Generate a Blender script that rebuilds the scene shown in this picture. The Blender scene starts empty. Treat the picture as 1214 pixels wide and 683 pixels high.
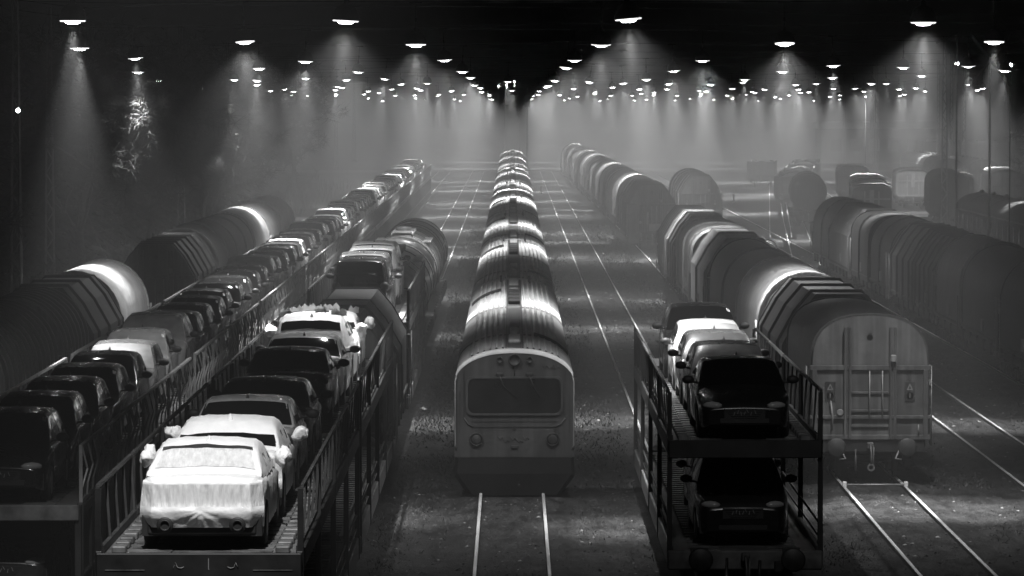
HAZE = 0.0022
import bpy, bmesh, math, random
import numpy as np
from mathutils import Vector, Matrix, noise
R = math.radians
rng = random.Random(7)
scene = bpy.context.scene
COL = scene.collection

# ------------------------------------------------------------------ helpers
class MB:
    """collects shapes into one bmesh, several material slots"""
    def __init__(self):
        self.bm = bmesh.new()
    def face(self, pts, m=0, smooth=False):
        vs = [self.bm.verts.new(p) for p in pts]
        f = self.bm.faces.new(vs); f.material_index = m; f.smooth = smooth
        return f
    def box(self, c, s, m=0, bev=0.0, rz=0.0, rx=0.0, ry=0.0):
        r = bmesh.ops.create_cube(self.bm, size=1.0)
        vs = r['verts']
        M = Matrix.Translation(c) @ Matrix.Rotation(rz, 4, 'Z') @ Matrix.Rotation(ry, 4, 'Y') @ Matrix.Rotation(rx, 4, 'X') @ Matrix.Diagonal((s[0], s[1], s[2], 1))
        bmesh.ops.transform(self.bm, matrix=M, verts=vs)
        fs = {f for v in vs for f in v.link_faces}
        for f in fs: f.material_index = m
        if bev > 0:
            es = list({e for v in vs for e in v.link_edges})
            try:
                rr = bmesh.ops.bevel(self.bm, geom=es, offset=bev, segments=1, affect='EDGES', clamp_overlap=True)
                for f in rr['faces']: f.material_index = m
            except Exception: pass
        return self
    def bx(self, x0, x1, y0, y1, z0, z1, m=0, bev=0.0):
        return self.box(((x0+x1)/2, (y0+y1)/2, (z0+z1)/2), (abs(x1-x0), abs(y1-y0), abs(z1-z0)), m, bev)
    def tube(self, pts, r, n=8, m=0, caps=True, smooth=True):
        """tapered tube along a list of points; r a number or a list"""
        pts = [Vector(p) for p in pts]
        rs = r if isinstance(r, (list, tuple)) else [r]*len(pts)
        rings = []
        for i, p in enumerate(pts):
            if i == 0: t = pts[1]-pts[0]
            elif i == len(pts)-1: t = pts[-1]-pts[-2]
            else: t = (pts[i+1]-pts[i-1])
            t.normalize()
            a = Vector((0,0,1)) if abs(t.z) < 0.9 else Vector((1,0,0))
            u = t.cross(a).normalized(); w = t.cross(u)
            rings.append([self.bm.verts.new(p + (u*math.cos(2*math.pi*k/n) + w*math.sin(2*math.pi*k/n))*rs[i]) for k in range(n)])
        for A, B in zip(rings, rings[1:]):
            for k in range(n):
                f = self.bm.faces.new((A[k], A[(k+1)%n], B[(k+1)%n], B[k])); f.material_index = m; f.smooth = smooth
        if caps:
            for A in (rings[0], rings[-1]):
                f = self.bm.faces.new(A); f.material_index = m
        return self
    def loft(self, rings, m=0, smooth=True, closed=False, cap0=False, cap1=False):
        V = [[self.bm.verts.new(p) for p in r] for r in rings]
        n = len(rings[0])
        for A, B in zip(V, V[1:]):
            for k in range(n if closed else n-1):
                k2 = (k+1) % n
                f = self.bm.faces.new((A[k], A[k2], B[k2], B[k])); f.material_index = m; f.smooth = smooth
        if cap0: f = self.bm.faces.new(V[0]); f.material_index = m
        if cap1: f = self.bm.faces.new(list(reversed(V[-1]))); f.material_index = m
        return self
    def lathe(self, prof, c=(0,0,0), n=24, m=0, axis='Z', smooth=True):
        """prof: list of (r, h) along the axis"""
        rings = []
        for r, h in prof:
            ring = []
            for k in range(n):
                a = 2*math.pi*k/n
                x, y = r*math.cos(a), r*math.sin(a)
                p = {'Z': (x, y, h), 'Y': (x, h, y), 'X': (h, x, y)}[axis]
                ring.append((c[0]+p[0], c[1]+p[1], c[2]+p[2]))
            rings.append(ring)
        return self.loft(rings, m, smooth, closed=True, cap0=prof[0][0] > 1e-4, cap1=prof[-1][0] > 1e-4)
    def done(self, name):
        bmesh.ops.recalc_face_normals(self.bm, faces=self.bm.faces)
        me = bpy.data.meshes.new(name); self.bm.to_mesh(me); self.bm.free()
        return me

def obj(name, mb, mats, parent=None, loc=None):
    me = mb.done(name) if isinstance(mb, MB) else mb
    if not isinstance(mats, (list, tuple)): mats = [mats]
    if len(me.materials) == 0:
        for m in mats: me.materials.append(m)
    o = bpy.data.objects.new(name, me); COL.objects.link(o)
    if parent: o.parent = parent
    if loc: o.location = loc
    return o
def tag(o, label=None, cat=None, group=None, kind=None):
    if label: o['label'] = label
    if cat: o['category'] = cat
    if group: o['group'] = group
    if kind: o['kind'] = kind
    return o
def thing(name, loc=(0,0,0), rz=0.0, label=None, cat=None, group=None):
    o = bpy.data.objects.new(name, None); COL.objects.link(o)
    o.empty_display_size = 0.2
    o.location = loc; o.rotation_euler = (0,0,rz)
    return tag(o, label, cat, group)
def copy_tree(o, parent=None):
    c = o.copy(); COL.objects.link(c)
    if parent: c.parent = parent
    for ch in list(o.children): copy_tree(ch, c)
    return c
ORD = ('first second third fourth fifth sixth seventh eighth ninth tenth eleventh twelfth thirteenth fourteenth fifteenth sixteenth '
       'seventeenth eighteenth nineteenth').split()
TENS = {20:'twent',30:'thirt',40:'fort',50:'fift',60:'sixt',70:'sevent',80:'eight',90:'ninet'}
def ordinal(n):
    if n < 20: return ORD[n-1]
    t, u = n//10*10, n % 10
    return TENS[t]+'ieth' if u == 0 else TENS[t]+'y-'+ORD[u-1]
def interp(keys):
    xs = [k[0] for k in keys]; ys = [k[1] for k in keys]
    n = len(xs); d = [(ys[i+1]-ys[i])/(xs[i+1]-xs[i]) for i in range(n-1)]
    m = [d[0]] + [0 if d[i-1]*d[i] <= 0 else 2*d[i-1]*d[i]/(d[i-1]+d[i]) for i in range(1, n-1)] + [d[-1]]
    def f(x):
        if x <= xs[0]: return ys[0]
        if x >= xs[-1]: return ys[-1]
        i = max(j for j in range(n-1) if xs[j] <= x)
        h = xs[i+1]-xs[i]; t = (x-xs[i])/h
        return (ys[i]*(2*t**3-3*t*t+1) + h*m[i]*(t**3-2*t*t+t) + ys[i+1]*(-2*t**3+3*t*t) + h*m[i+1]*(t**3-t*t))
    return f

# ------------------------------------------------------------------ materials
def mat(name, v, rough=0.6, metal=0.0, var=0.25, scale=3.0, bump=0.0, bscale=40.0, spec=0.5, stretch=None, streak=0.0, coat=0.0):
    """grey principled with grime noise in object space; var = relative colour variation; streak = vertical run-off streaks"""
    m = bpy.data.materials.new(name); m.use_nodes = True
    nt = m.node_tree; N = nt.nodes; L = nt.links
    b = N['Principled BSDF']
    b.inputs['Roughness'].default_value = rough; b.inputs['Metallic'].default_value = metal
    b.inputs['Specular IOR Level'].default_value = spec
    if coat: b.inputs['Coat Weight'].default_value = coat; b.inputs['Coat Roughness'].default_value = 0.05
    b.inputs['Base Color'].default_value = (v, v, v, 1)
    tc = N.new('ShaderNodeTexCoord'); vec = tc.outputs['Object']
    if stretch:
        mp = N.new('ShaderNodeMapping'); mp.inputs['Scale'].default_value = stretch
        L.new(vec, mp.inputs['Vector']); vec = mp.outputs['Vector']
    if var > 0:
        nz = N.new('ShaderNodeTexNoise'); nz.inputs['Scale'].default_value = scale; nz.inputs['Detail'].default_value = 6
        nz.inputs['Roughness'].default_value = 0.65
        L.new(vec, nz.inputs['Vector'])
        cr = N.new('ShaderNodeValToRGB'); lo, hi = v*(1-var), min(0.95, v*(1+var*0.7))
        cr.color_ramp.elements[0].position = 0.33; cr.color_ramp.elements[0].color = (lo, lo, lo, 1)
        cr.color_ramp.elements[1].position = 0.66; cr.color_ramp.elements[1].color = (hi, hi, hi, 1)
        L.new(nz.outputs['Fac'], cr.inputs['Fac']); out = cr.outputs['Color']
        if streak > 0:
            mp2 = N.new('ShaderNodeMapping'); mp2.inputs['Scale'].default_value = (5.0, 5.0, 0.25)
            L.new(tc.outputs['Object'], mp2.inputs['Vector'])
            n2 = N.new('ShaderNodeTexNoise'); n2.inputs['Scale'].default_value = 1.6; n2.inputs['Detail'].default_value = 4
            L.new(mp2.outputs['Vector'], n2.inputs['Vector'])
            c2 = N.new('ShaderNodeValToRGB'); c2.color_ramp.elements[0].position = 0.42; c2.color_ramp.elements[1].position = 0.62
            k = 1-streak; c2.color_ramp.elements[0].color = (k, k, k, 1); c2.color_ramp.elements[1].color = (1, 1, 1, 1)
            L.new(n2.outputs['Fac'], c2.inputs['Fac'])
            mx = N.new('ShaderNodeMix'); mx.data_type = 'RGBA'; mx.blend_type = 'MULTIPLY'; mx.inputs['Factor'].default_value = 1.0
            L.new(out, mx.inputs['A']); L.new(c2.outputs['Color'], mx.inputs['B']); out = mx.outputs['Result']
        L.new(out, b.inputs['Base Color'])
        mr = N.new('ShaderNodeMapRange'); mr.inputs['To Min'].default_value = max(0.02, rough-0.12); mr.inputs['To Max'].default_value = min(1, rough+0.12)
        L.new(nz.outputs['Fac'], mr.inputs['Value']); L.new(mr.outputs['Result'], b.inputs['Roughness'])
    if bump > 0:
        nb = N.new('ShaderNodeTexNoise'); nb.inputs['Scale'].default_value = bscale; nb.inputs['Detail'].default_value = 5
        L.new(vec, nb.inputs['Vector'])
        bp = N.new('ShaderNodeBump'); bp.inputs['Strength'].default_value = bump; bp.inputs['Distance'].default_value = 0.05
        L.new(nb.outputs['Fac'], bp.inputs['Height']); L.new(bp.outputs['Normal'], b.inputs['Normal'])
    return m
M = {}
M['black_steel'] = mat('black_steel', 0.016, 0.55, var=0.4)
M['dark_steel'] = mat('dark_steel', 0.05, 0.5, var=0.4, streak=0.3)
M['mid_steel'] = mat('mid_steel', 0.13, 0.5, var=0.35, streak=0.4)
M['deck_steel'] = mat('deck_steel', 0.16, 0.42, var=0.6, scale=2.0, metal=0.2)
M['rail_steel'] = mat('rail_steel', 0.8, 0.36, metal=0.35, var=0.35, scale=0.6, stretch=(8, 0.4, 8))
M['rail_side'] = mat('rail_side', 0.05, 0.8, var=0.4)
M['sleeper'] = mat('sleeper', 0.05, 0.9, var=0.5, scale=4)
M['tyre'] = mat('tyre', 0.02, 0.85, var=0.2)
M['rim'] = mat('rim', 0.3, 0.4, metal=0.6, var=0.2)
M['glass'] = mat('glass', 0.008, 0.06, var=0.0, spec=0.5)
M['lit_glass'] = mat('lit_glass', 0.22, 0.35, var=0.4, scale=2.5)  # lit, reflecting windscreens put into the glass as a paler colour
M['cab_glass'] = mat('cab_glass', 0.012, 0.3, var=0.5, scale=1.5)
M['lens'] = mat('lens', 0.30, 0.12, var=0.1)
M['sticker'] = mat('sticker', 0.8, 0.6, var=0.05)
M['film'] = mat('film', 0.84, 0.5, var=0.10, scale=2.5, bump=0.35, bscale=7.0, stretch=(1.0, 0.5, 1.3))
M['film_dark'] = mat('film_dark', 0.36, 0.5, var=0.25, scale=5, bump=0.3, bscale=14)
M['film_fold'] = mat('film_fold', 0.66, 0.45, var=0.22, scale=6, bump=0.3, bscale=18, stretch=(3, 1, 0.5))
M['bag'] = mat('bag', 0.84, 0.5, var=0.1, bump=0.5, bscale=14)
M['trim'] = mat('trim', 0.018, 0.6, var=0.2)
PAINT = {}
for nm, v in (('black',0.012),('charcoal',0.035),('grey',0.17),('silver',0.46),('white',0.72)):
    PAINT[nm] = mat('paint_'+nm, v, 0.26, metal=0.25 if nm in ('grey','silver','charcoal') else 0.0, var=0.12, scale=1.5, coat=0.35)
M['hood_dark'] = mat('hood_dark', 0.07, 0.5, var=0.35, scale=1.2, streak=0.35, bump=0.15, bscale=2.0)
M['hood_black'] = mat('hood_black', 0.035, 0.45, var=0.35, scale=1.2, streak=0.3)
M['hood_grey'] = mat('hood_grey', 0.2, 0.45, var=0.35, scale=1.0, streak=0.4, bump=0.12, bscale=2.0)
M['hood_light'] = mat('hood_light', 0.55, 0.38, var=0.25, scale=1.0, streak=0.35, bump=0.12, bscale=2.0)
M['end_wall'] = mat('end_wall', 0.11, 0.55, var=0.35, scale=1.6, streak=0.45)
M['end_cap'] = mat('end_cap', 0.145, 0.55, var=0.3, scale=1.6, streak=0.35)
M['panel_dark'] = mat('panel_dark', 0.045, 0.5, var=0.5, scale=1.0, streak=0.4)
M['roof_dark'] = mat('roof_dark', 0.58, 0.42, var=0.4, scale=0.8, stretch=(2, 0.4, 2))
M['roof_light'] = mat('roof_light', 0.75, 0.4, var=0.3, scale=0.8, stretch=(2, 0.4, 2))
M['roof_edge'] = mat('roof_edge', 0.6, 0.45, var=0.3, scale=0.8)
M['railcar_face'] = mat('railcar_face', 0.065, 0.5, var=0.25, scale=1.5, streak=0.3)
M['railcar_side'] = mat('railcar_side', 0.22, 0.45, var=0.3, scale=1.5, streak=0.4)
M['railcar_skirt'] = mat('railcar_skirt', 0.012, 0.9, var=0.3, spec=0.1)
M['louver'] = mat('louver', 0.02, 0.7, var=0.3)
M['unit_white'] = mat('unit_white', 0.6, 0.5, var=0.25, scale=3)
M['tank'] = mat('tank', 0.16, 0.35, var=0.4, scale=0.8, streak=0.45)
M['tank_light'] = mat('tank_light', 0.38, 0.32, var=0.35, scale=0.8, streak=0.45)
M['lamp_shell'] = mat('lamp_shell', 0.03, 0.6, var=0.3)
M['concrete'] = mat('concrete', 0.3, 0.9, var=0.3, scale=4, bump=0.2)
M['galv'] = mat('galv', 0.30, 0.5, metal=0.3, var=0.3, scale=3)
M['bark'] = mat('bark', 0.15, 0.9, var=0.4, scale=6, bump=0.4, bscale=20)
M['needle'] = mat('needle', 0.035, 0.8, var=0.4, scale=1.5)
M['twig'] = mat('twig', 0.08, 0.85, var=0.4, scale=2)
M['wall_far'] = mat('wall_far', 0.14, 0.8, var=0.3, scale=0.6)
M['fascia'] = mat('fascia', 0.75, 0.6, var=0.15, scale=0.8)
M['white_paint'] = mat('white_paint', 0.75, 0.5, var=0.2)

def lamp_glow(name, s):
    m = bpy.data.materials.new(name); m.use_nodes = True
    nt = m.node_tree; b = nt.nodes['Principled BSDF']
    b.inputs['Base Color'].default_value = (0.8,0.8,0.8,1)
    b.inputs['Emission Color'].default_value = (1,1,1,1); b.inputs['Emission Strength'].default_value = s
    m.cycles.emission_sampling = 'NONE'
    return m
M['glow'] = lamp_glow('lamp_glow', 45.0); M['glow_rim'] = lamp_glow('lamp_glow_rim', 2.2)
# ------------------------------------------------------------------ camera, world, haze
CAMZ = 9.63
cam = bpy.data.cameras.new('camera'); co = bpy.data.objects.new('camera', cam); COL.objects.link(co)
cam.sensor_width = 36.0; cam.lens = 36.0*5000/1214
cam.clip_start = 0.5; cam.clip_end = 4000
co.location = (0, 0, CAMZ); co.rotation_euler = (R(90)-math.atan(223.5/5000), 0, 0)
scene.camera = co
w = bpy.data.worlds.new('World'); scene.world = w; w.use_nodes = True
nt = w.node_tree; bg = nt.nodes['Background']
sky = nt.nodes.new('ShaderNodeTexSky'); sky.sky_type = 'NISHITA'; sky.sun_disc = False
sky.sun_elevation = R(4); sky.sun_rotation = R(200)
bw = nt.nodes.new('ShaderNodeRGBToBW')
nt.links.new(sky.outputs['Color'], bw.inputs['Color']); nt.links.new(bw.outputs['Val'], bg.inputs['Color'])
bg.inputs['Strength'].default_value = 0.0007
scene.view_settings.view_transform = 'Standard'; scene.view_settings.look = 'None'
scene.view_settings.exposure = 0.0; scene.view_settings.gamma = 1.0
cy = scene.cycles
cy.use_denoising = True
try: cy.denoiser = 'OPENIMAGEDENOISE'
except Exception: pass
cy.max_bounces = 5; cy.diffuse_bounces = 2; cy.glossy_bounces = 3; cy.transmission_bounces = 2; cy.volume_bounces = 0
cy.use_light_tree = True; cy.sample_clamp_indirect = 4.0; cy.caustics_reflective = False; cy.caustics_refractive = False
cy.use_adaptive_sampling = False; cy.adaptive_threshold = 0.01

# ------------------------------------------------------------------ ground
def ground_mat(name, base, lightspeck, s1):
    m = bpy.data.materials.new(name); m.use_nodes = True
    nt = m.node_tree; N = nt.nodes; L = nt.links; b = N['Principled BSDF']
    b.inputs['Roughness'].default_value = 0.9; b.inputs['Specular IOR Level'].default_value = 0.25
    tc = N.new('ShaderNodeTexCoord')
    def noise(sc, det, stretch=None):
        v = tc.outputs['Object']
        if stretch:
            mp = N.new('ShaderNodeMapping'); mp.inputs['Scale'].default_value = stretch; L.new(v, mp.inputs['Vector']); v = mp.outputs['Vector']
        n = N.new('ShaderNodeTexNoise'); n.inputs['Scale'].default_value = sc; n.inputs['Detail'].default_value = det
        n.inputs['Roughness'].default_value = 0.7; L.new(v, n.inputs['Vector']); return n.outputs['Fac']
    def ramp(f, p0, c0, p1, c1):
        r = N.new('ShaderNodeValToRGB'); e = r.color_ramp.elements
        e[0].position = p0; e[0].color = (c0,c0,c0,1); e[1].position = p1; e[1].color = (c1,c1,c1,1); L.new(f, r.inputs['Fac']); return r.outputs['Color']
    def mix(t, f, a, b_):
        x = N.new('ShaderNodeMix'); x.data_type = 'RGBA'; x.blend_type = t
        if isinstance(f, float): x.inputs['Factor'].default_value = f
        else: L.new(f, x.inputs['Factor'])
        L.new(a, x.inputs['A']); L.new(b_, x.inputs['B']); return x.outputs['Result']
    big = ramp(noise(0.09, 5, (1.6, 0.35, 1)), 0.35, base*0.5, 0.68, base*1.6)
    med = ramp(noise(2.2, 7, (1, .3, 1)), 0.36, 0.3, 0.64, 1.75)
    c = mix('MULTIPLY', 1.0, big, med)
    fine = ramp(noise(s1, 3), 0.35, 0.35, 0.7, 1.8)
    c = mix('MULTIPLY', 0.95, c, fine)
    vo = N.new('ShaderNodeTexVoronoi'); vo.inputs['Scale'].default_value = 2.4; L.new(tc.outputs['Object'], vo.inputs['Vector'])
    sp = ramp(vo.outputs['Distance'], 0.04, 1.0, 0.07, 0.0)
    msk = ramp(noise(0.35, 3), 0.5, 0.0, 0.62, 1.0)
    spk = mix('MULTIPLY', 1.0, sp, msk)
    ls = N.new('ShaderNodeRGB'); ls.outputs[0].default_value = (lightspeck,)*3 + (1,)
    c = mix('MIX', spk, c, ls.outputs[0])
    L.new(c, b.inputs['Base Color'])
    bp = N.new('ShaderNodeBump'); bp.inputs['Strength'].default_value = 1.0; bp.inputs['Distance'].default_value = 0.14
    L.new(noise(5.0, 8), bp.inputs['Height']); L.new(bp.outputs['Normal'], b.inputs['Normal'])
    return m
GX, GY0, GY1 = 320, -30, 1400
mb = MB()
nx, ny = 40, 120
vs = [[mb.bm.verts.new((-GX+2*GX*i/nx, GY0+(GY1-GY0)*j/ny, 0)) for i in range(nx+1)] for j in range(ny+1)]
for j in range(ny):
    for i in range(nx):
        mb.bm.faces.new((vs[j][i], vs[j][i+1], vs[j+1][i+1], vs[j+1][i]))
tag(obj('ground', mb, ground_mat('yard_ground', 0.031, 0.26, 22.0)), kind='structure')
# crossing road at the far end of the yard
mb = MB(); mb.face([(-160, 548, 0.012), (160, 566, 0.012), (160, 584, 0.012), (-160, 566, 0.012)])
tag(obj('crossing_road', mb, mat('road_far', 0.12, 0.9, var=0.3, scale=0.3)), kind='structure')

# ------------------------------------------------------------------ tracks
TRK = ground_mat('ballast', 0.030, 0.26, 18.0)
def track(pts, name='railway_track'):
    """pts: list of (x, y) centre line points, rails 1.435 apart, top of rail at z = 0.15"""
    root = bpy.data.objects.new(name, None); COL.objects.link(root); tag(root, kind='structure')
    P = [Vector((p[0], p[1], 0)) for p in pts]
    def side(off):
        out = []
        for i, p in enumerate(P):
            t = (P[min(i+1, len(P)-1)] - P[max(i-1, 0)]).normalized()
            out.append(p + Vector((t.y, -t.x, 0))*off)
        return out
    bed = MB()
    A, B, C, D = side(-1.45), side(-1.1), side(1.1), side(1.45)
    bed.loft([[(a.x, a.y, 0.004), (b.x, b.y, 0.05), (c.x, c.y, 0.05), (d.x, d.y, 0.004)] for a, b, c, d in zip(A, B, C, D)], smooth=False)
    obj('track_bed', bed, TRK, root)
    rl = MB()
    for s in (-0.7525, 0.7525):
        prof = [(-0.07, 0.02), (-0.03, 0.045), (-0.03, 0.10), (-0.036, 0.135), (-0.032, 0.15), (0.032, 0.15), (0.038, 0.135), (0.03, 0.10), (0.03, 0.045), (0.07, 0.02)]
        S = [side(s + q[0]) for q in prof]
        V = [[rl.bm.verts.new((S[k][i].x, S[k][i].y, prof[k][1])) for k in range(len(prof))] for i in range(len(P))]
        for a, b in zip(V, V[1:]):
            for k in range(len(prof)-1):
                f = rl.bm.faces.new((a[k], a[k+1], b[k+1], b[k])); f.material_index = 0 if k in (3, 4, 5) else 1
    obj('rail', rl, [M['rail_steel'], M['rail_side']], root)
    return root
    sl = MB()
    L = 0.0
    for a, b in zip(P, P[1:]):
        n = int((b-a).length/0.65); t = (b-a).normalized(); ang = math.atan2(-t.x, t.y)
        for k in range(n):
            q = a + t*(k+0.5)*0.65
            if q.y < 55 or q.y > 330: continue
            sl.box((q.x + rng.uniform(-.03,.03), q.y, 0.035), (2.5, 0.25, 0.06), rz=ang+rng.uniform(-.01,.01))
    obj('sleepers', sl, M['sleeper'], root)
    return root
TX = {'far_left': -13.35, 'outer_left': -8.9, 'near_left': -4.45, 'middle': 0.0, 'near_right': 4.45, 'right': 8.9, 'third_right': 13.35, 'fourth_right': 17.8}
for k in ('far_left', 'outer_left', 'near_left', 'middle', 'near_right', 'third_right', 'fourth_right'):
    track([(TX[k], 30), (TX[k], 560)])
def right_x(y):          # the right track drifts towards the middle beyond 260 m
    return 8.9 if y < 255 else 8.9 - 1.5*((y-255)/255)**1.2
track([(right_x(y), y) for y in (30, 255, 290, 330, 380, 430, 480, 530, 560)])
track([(23.0, 60), (23.4, 200), (27.0, 330), (33, 470), (37, 560)])
track([(15.4, 215), (22.0, 330), (28.0, 430), (36, 545)])
track([(18.5, 290), (27.0, 430), (34.0, 545)])
track([(30.0, 100), (31.0, 240), (40.0, 420), (47, 550)])

# scattered gravel lumps, paper and leaves on the ground near the camera
verts, faces, mids = [], [], []
for k in range(42000):
    y = 74 + 200*rng.random()**1.5
    x = rng.uniform(-3.2, 19.5)
    if abs(x) < 1.4 and y > 101: continue
    if 3.0 < x < 5.9 and 80 < y < 102: continue
    r = rng.uniform(0.018, 0.05)*(0.8+y/160)
    q = rng.random(); m = 0 if q < .6 else (1 if q < .955 else 2)
    a = rng.uniform(0, 6.28)
    z0 = 0.05 if min(abs(x-t) for t in TX.values()) < 1.1 else 0.0
    i0 = len(verts)
    for i in range(4): verts.append((x + r*rng.uniform(.6,1.3)*math.cos(a+i*1.57), y + r*rng.uniform(.6,1.3)*math.sin(a+i*1.57), z0-0.004))
    verts.append((x + r*rng.uniform(-.4,.4), y + r*rng.uniform(-.4,.4), z0 + r*rng.uniform(.15, .6)))
    for i in range(4): faces.append((i0+i, i0+(i+1)%4, i0+4)); mids.append(m)
mb = bpy.data.meshes.new('loose_gravel'); mb.from_pydata(verts, [], faces); mb.polygons.foreach_set('material_index', mids); mb.update()
tag(obj('loose_gravel', mb, [mat('stone_dark', 0.03, 0.9, var=0.4, scale=1.0), mat('stone_mid', 0.06, 0.9, var=0.4, scale=1.0), mat('stone_pale', 0.3, 0.85, var=0.3, scale=1.0)]),
    'loose stones and pale scraps scattered over the ground between the tracks', 'gravel', kind='stuff')

verts, faces = [], []
wr = random.Random(12); patch = [(wr.uniform(-3, 19), 76+150*wr.random()**1.5, wr.uniform(.3, 1.6)) for _ in range(150)]
for (px, py, pr) in patch:
    for k in range(int(110*pr)):
        x = px+wr.gauss(0, pr*.35); y = py+wr.gauss(0, pr*1.4)
        if abs(x) < 1.5 and y > 100: continue
        if 3.0 < x < 5.9 and 79 < y < 103: continue
        h = wr.uniform(.03, .10); a = wr.uniform(0, 6.28); w_ = .012; i0 = len(verts)
        verts += [(x-w_*math.cos(a), y-w_*math.sin(a), 0), (x+w_*math.cos(a), y+w_*math.sin(a), 0), (x+wr.gauss(0,.06), y+wr.gauss(0,.06), h)]
        faces.append((i0, i0+1, i0+2))
for k in range(70000):
    y = 104 + 220*wr.random()**1.25; x = wr.choice((wr.uniform(1.5, 7.6), wr.uniform(-3.1, -1.5), wr.uniform(-3.4, 7.4), wr.uniform(10.2, 16.4)))
    if abs(x) < 1.5 and y > 99: continue
    if 2.9 < x < 6.0 and 79 < y < 104: continue
    if -6.0 < x < -2.9 and y < 200: continue
    if min(abs(abs(x-t)-.7525) for t in TX.values()) < .12: continue
    if noise.noise(Vector((x*.5, y*.09, 0)))+.35*noise.noise(Vector((x*2.1, y*.5, 3))) < wr.uniform(-.5, .35): continue
    h = wr.uniform(.02, .085)*(.5+y/170); a = wr.gauss(0, .5); w_ = wr.uniform(.010, .026)*(.6+y/200); i0 = len(verts)
    verts += [(x-w_*math.cos(a), y-w_*math.sin(a), 0), (x+w_*math.cos(a), y+w_*math.sin(a), 0), (x+wr.gauss(0,.05), y+wr.gauss(0,.06), h)]
    faces.append((i0, i0+1, i0+2))
mw = bpy.data.meshes.new('weeds'); mw.from_pydata(verts, [], faces); mw.update()
tag(obj('weeds', mw, mat('weed', 0.065, 0.8, var=0.4, scale=2.0)), 'low dry weeds and grass between the tracks', 'weeds', kind='stuff')
# ------------------------------------------------------------------ hanging yard lamps
FAR = 1.4
CORE_POWER = 23000.0
WIDE_POWER = 1500.0
spot_data = bpy.data.lights.new('lamp_light', 'SPOT')
spot_data.energy = CORE_POWER; spot_data.spot_size = R(40); spot_data.spot_blend = 1.0
spot_data.shadow_soft_size = 0.08
wide_data = bpy.data.lights.new('lamp_spill', 'SPOT')
wide_data.energy = WIDE_POWER; wide_data.spot_size = R(122); wide_data.spot_blend = 1.0
wide_data.shadow_soft_size = 0.10
def variant(src, f, name, ang=None):
    d = src.copy(); d.name = name; d.energy = src.energy*f
    if ang: d.spot_size = R(ang)
    return d
BEAMS = {'mid': (variant(spot_data, .62, 'lamp_light_mid'), variant(wide_data, 2.5, 'lamp_spill_mid')), 'low': (None, variant(wide_data, 6.0, 'added_flood_right', 20)), 'far': (variant(spot_data, FAR*1.0, 'lamp_light_far'), variant(wide_data, FAR*3.8, 'lamp_spill_far')),  # the low beam belongs to the added flood over the right carrier
         'side': (variant(spot_data, .9, 'lamp_light_side'), variant(wide_data, 3.6, 'lamp_spill_side')), 'dim': (variant(spot_data, .6, 'lamp_light_dim'), variant(wide_data, .12, 'lamp_spill_dim')), 'near': (None, variant(wide_data, 31.0, 'added_flood_left', 30))}  # the near beam belongs to the added flood over the wrapped saloons
def make_lamp():
    root = thing('yard_lamp')
    mb = MB()       # bell shaped shade, opening at z = 0
    mb.lathe([(0.44,0.02),(0.465,0.0),(0.48,0.02),(0.46,0.10),(0.43,0.22),(0.38,0.36),(0.30,0.48),(0.18,0.56),(0.09,0.60),(0.085,0.72),(0.05,0.76),(0.0001,0.78)], n=28)
    mb.lathe([(0.44,0.02),(0.40,0.20),(0.33,0.36),(0.15,0.50),(0.0001,0.52)], n=28)
    obj('lamp_shade', mb, M['lamp_shell'], root)
    mb = MB(); mb.lathe([(0.0001,0.03),(0.25,0.03),(0.26,-0.02),(0.25,-0.08),(0.18,-0.11),(0.0001,-0.12)], n=28)
    obj('diffuser', mb, M['glow'], root)
    mb = MB(); mb.lathe([(.262,.02),(.435,.03),(.445,0.0),(.43,-.035),(.262,-.045)], n=28)
    obj('diffuser_rim', mb, M['glow_rim'], root)
    mb = MB(); mb.tube([(0,0,0.76),(0,0,1.9)], 0.022, 6); mb.box((0,0,1.86),(0.55,0.05,0.06)); mb.box((0,0,1.1),(0.09,0.09,0.16))
    obj('hanger_rod', mb, M['black_steel'], root)
    lo = bpy.data.objects.new('lamp_light', spot_data); COL.objects.link(lo); lo.parent = root; lo.location = (0, 0, -0.24)
    lo = bpy.data.objects.new('lamp_spill', wide_data); COL.objects.link(lo); lo.parent = root; lo.location = (0, 0, -0.26)
    return root
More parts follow.
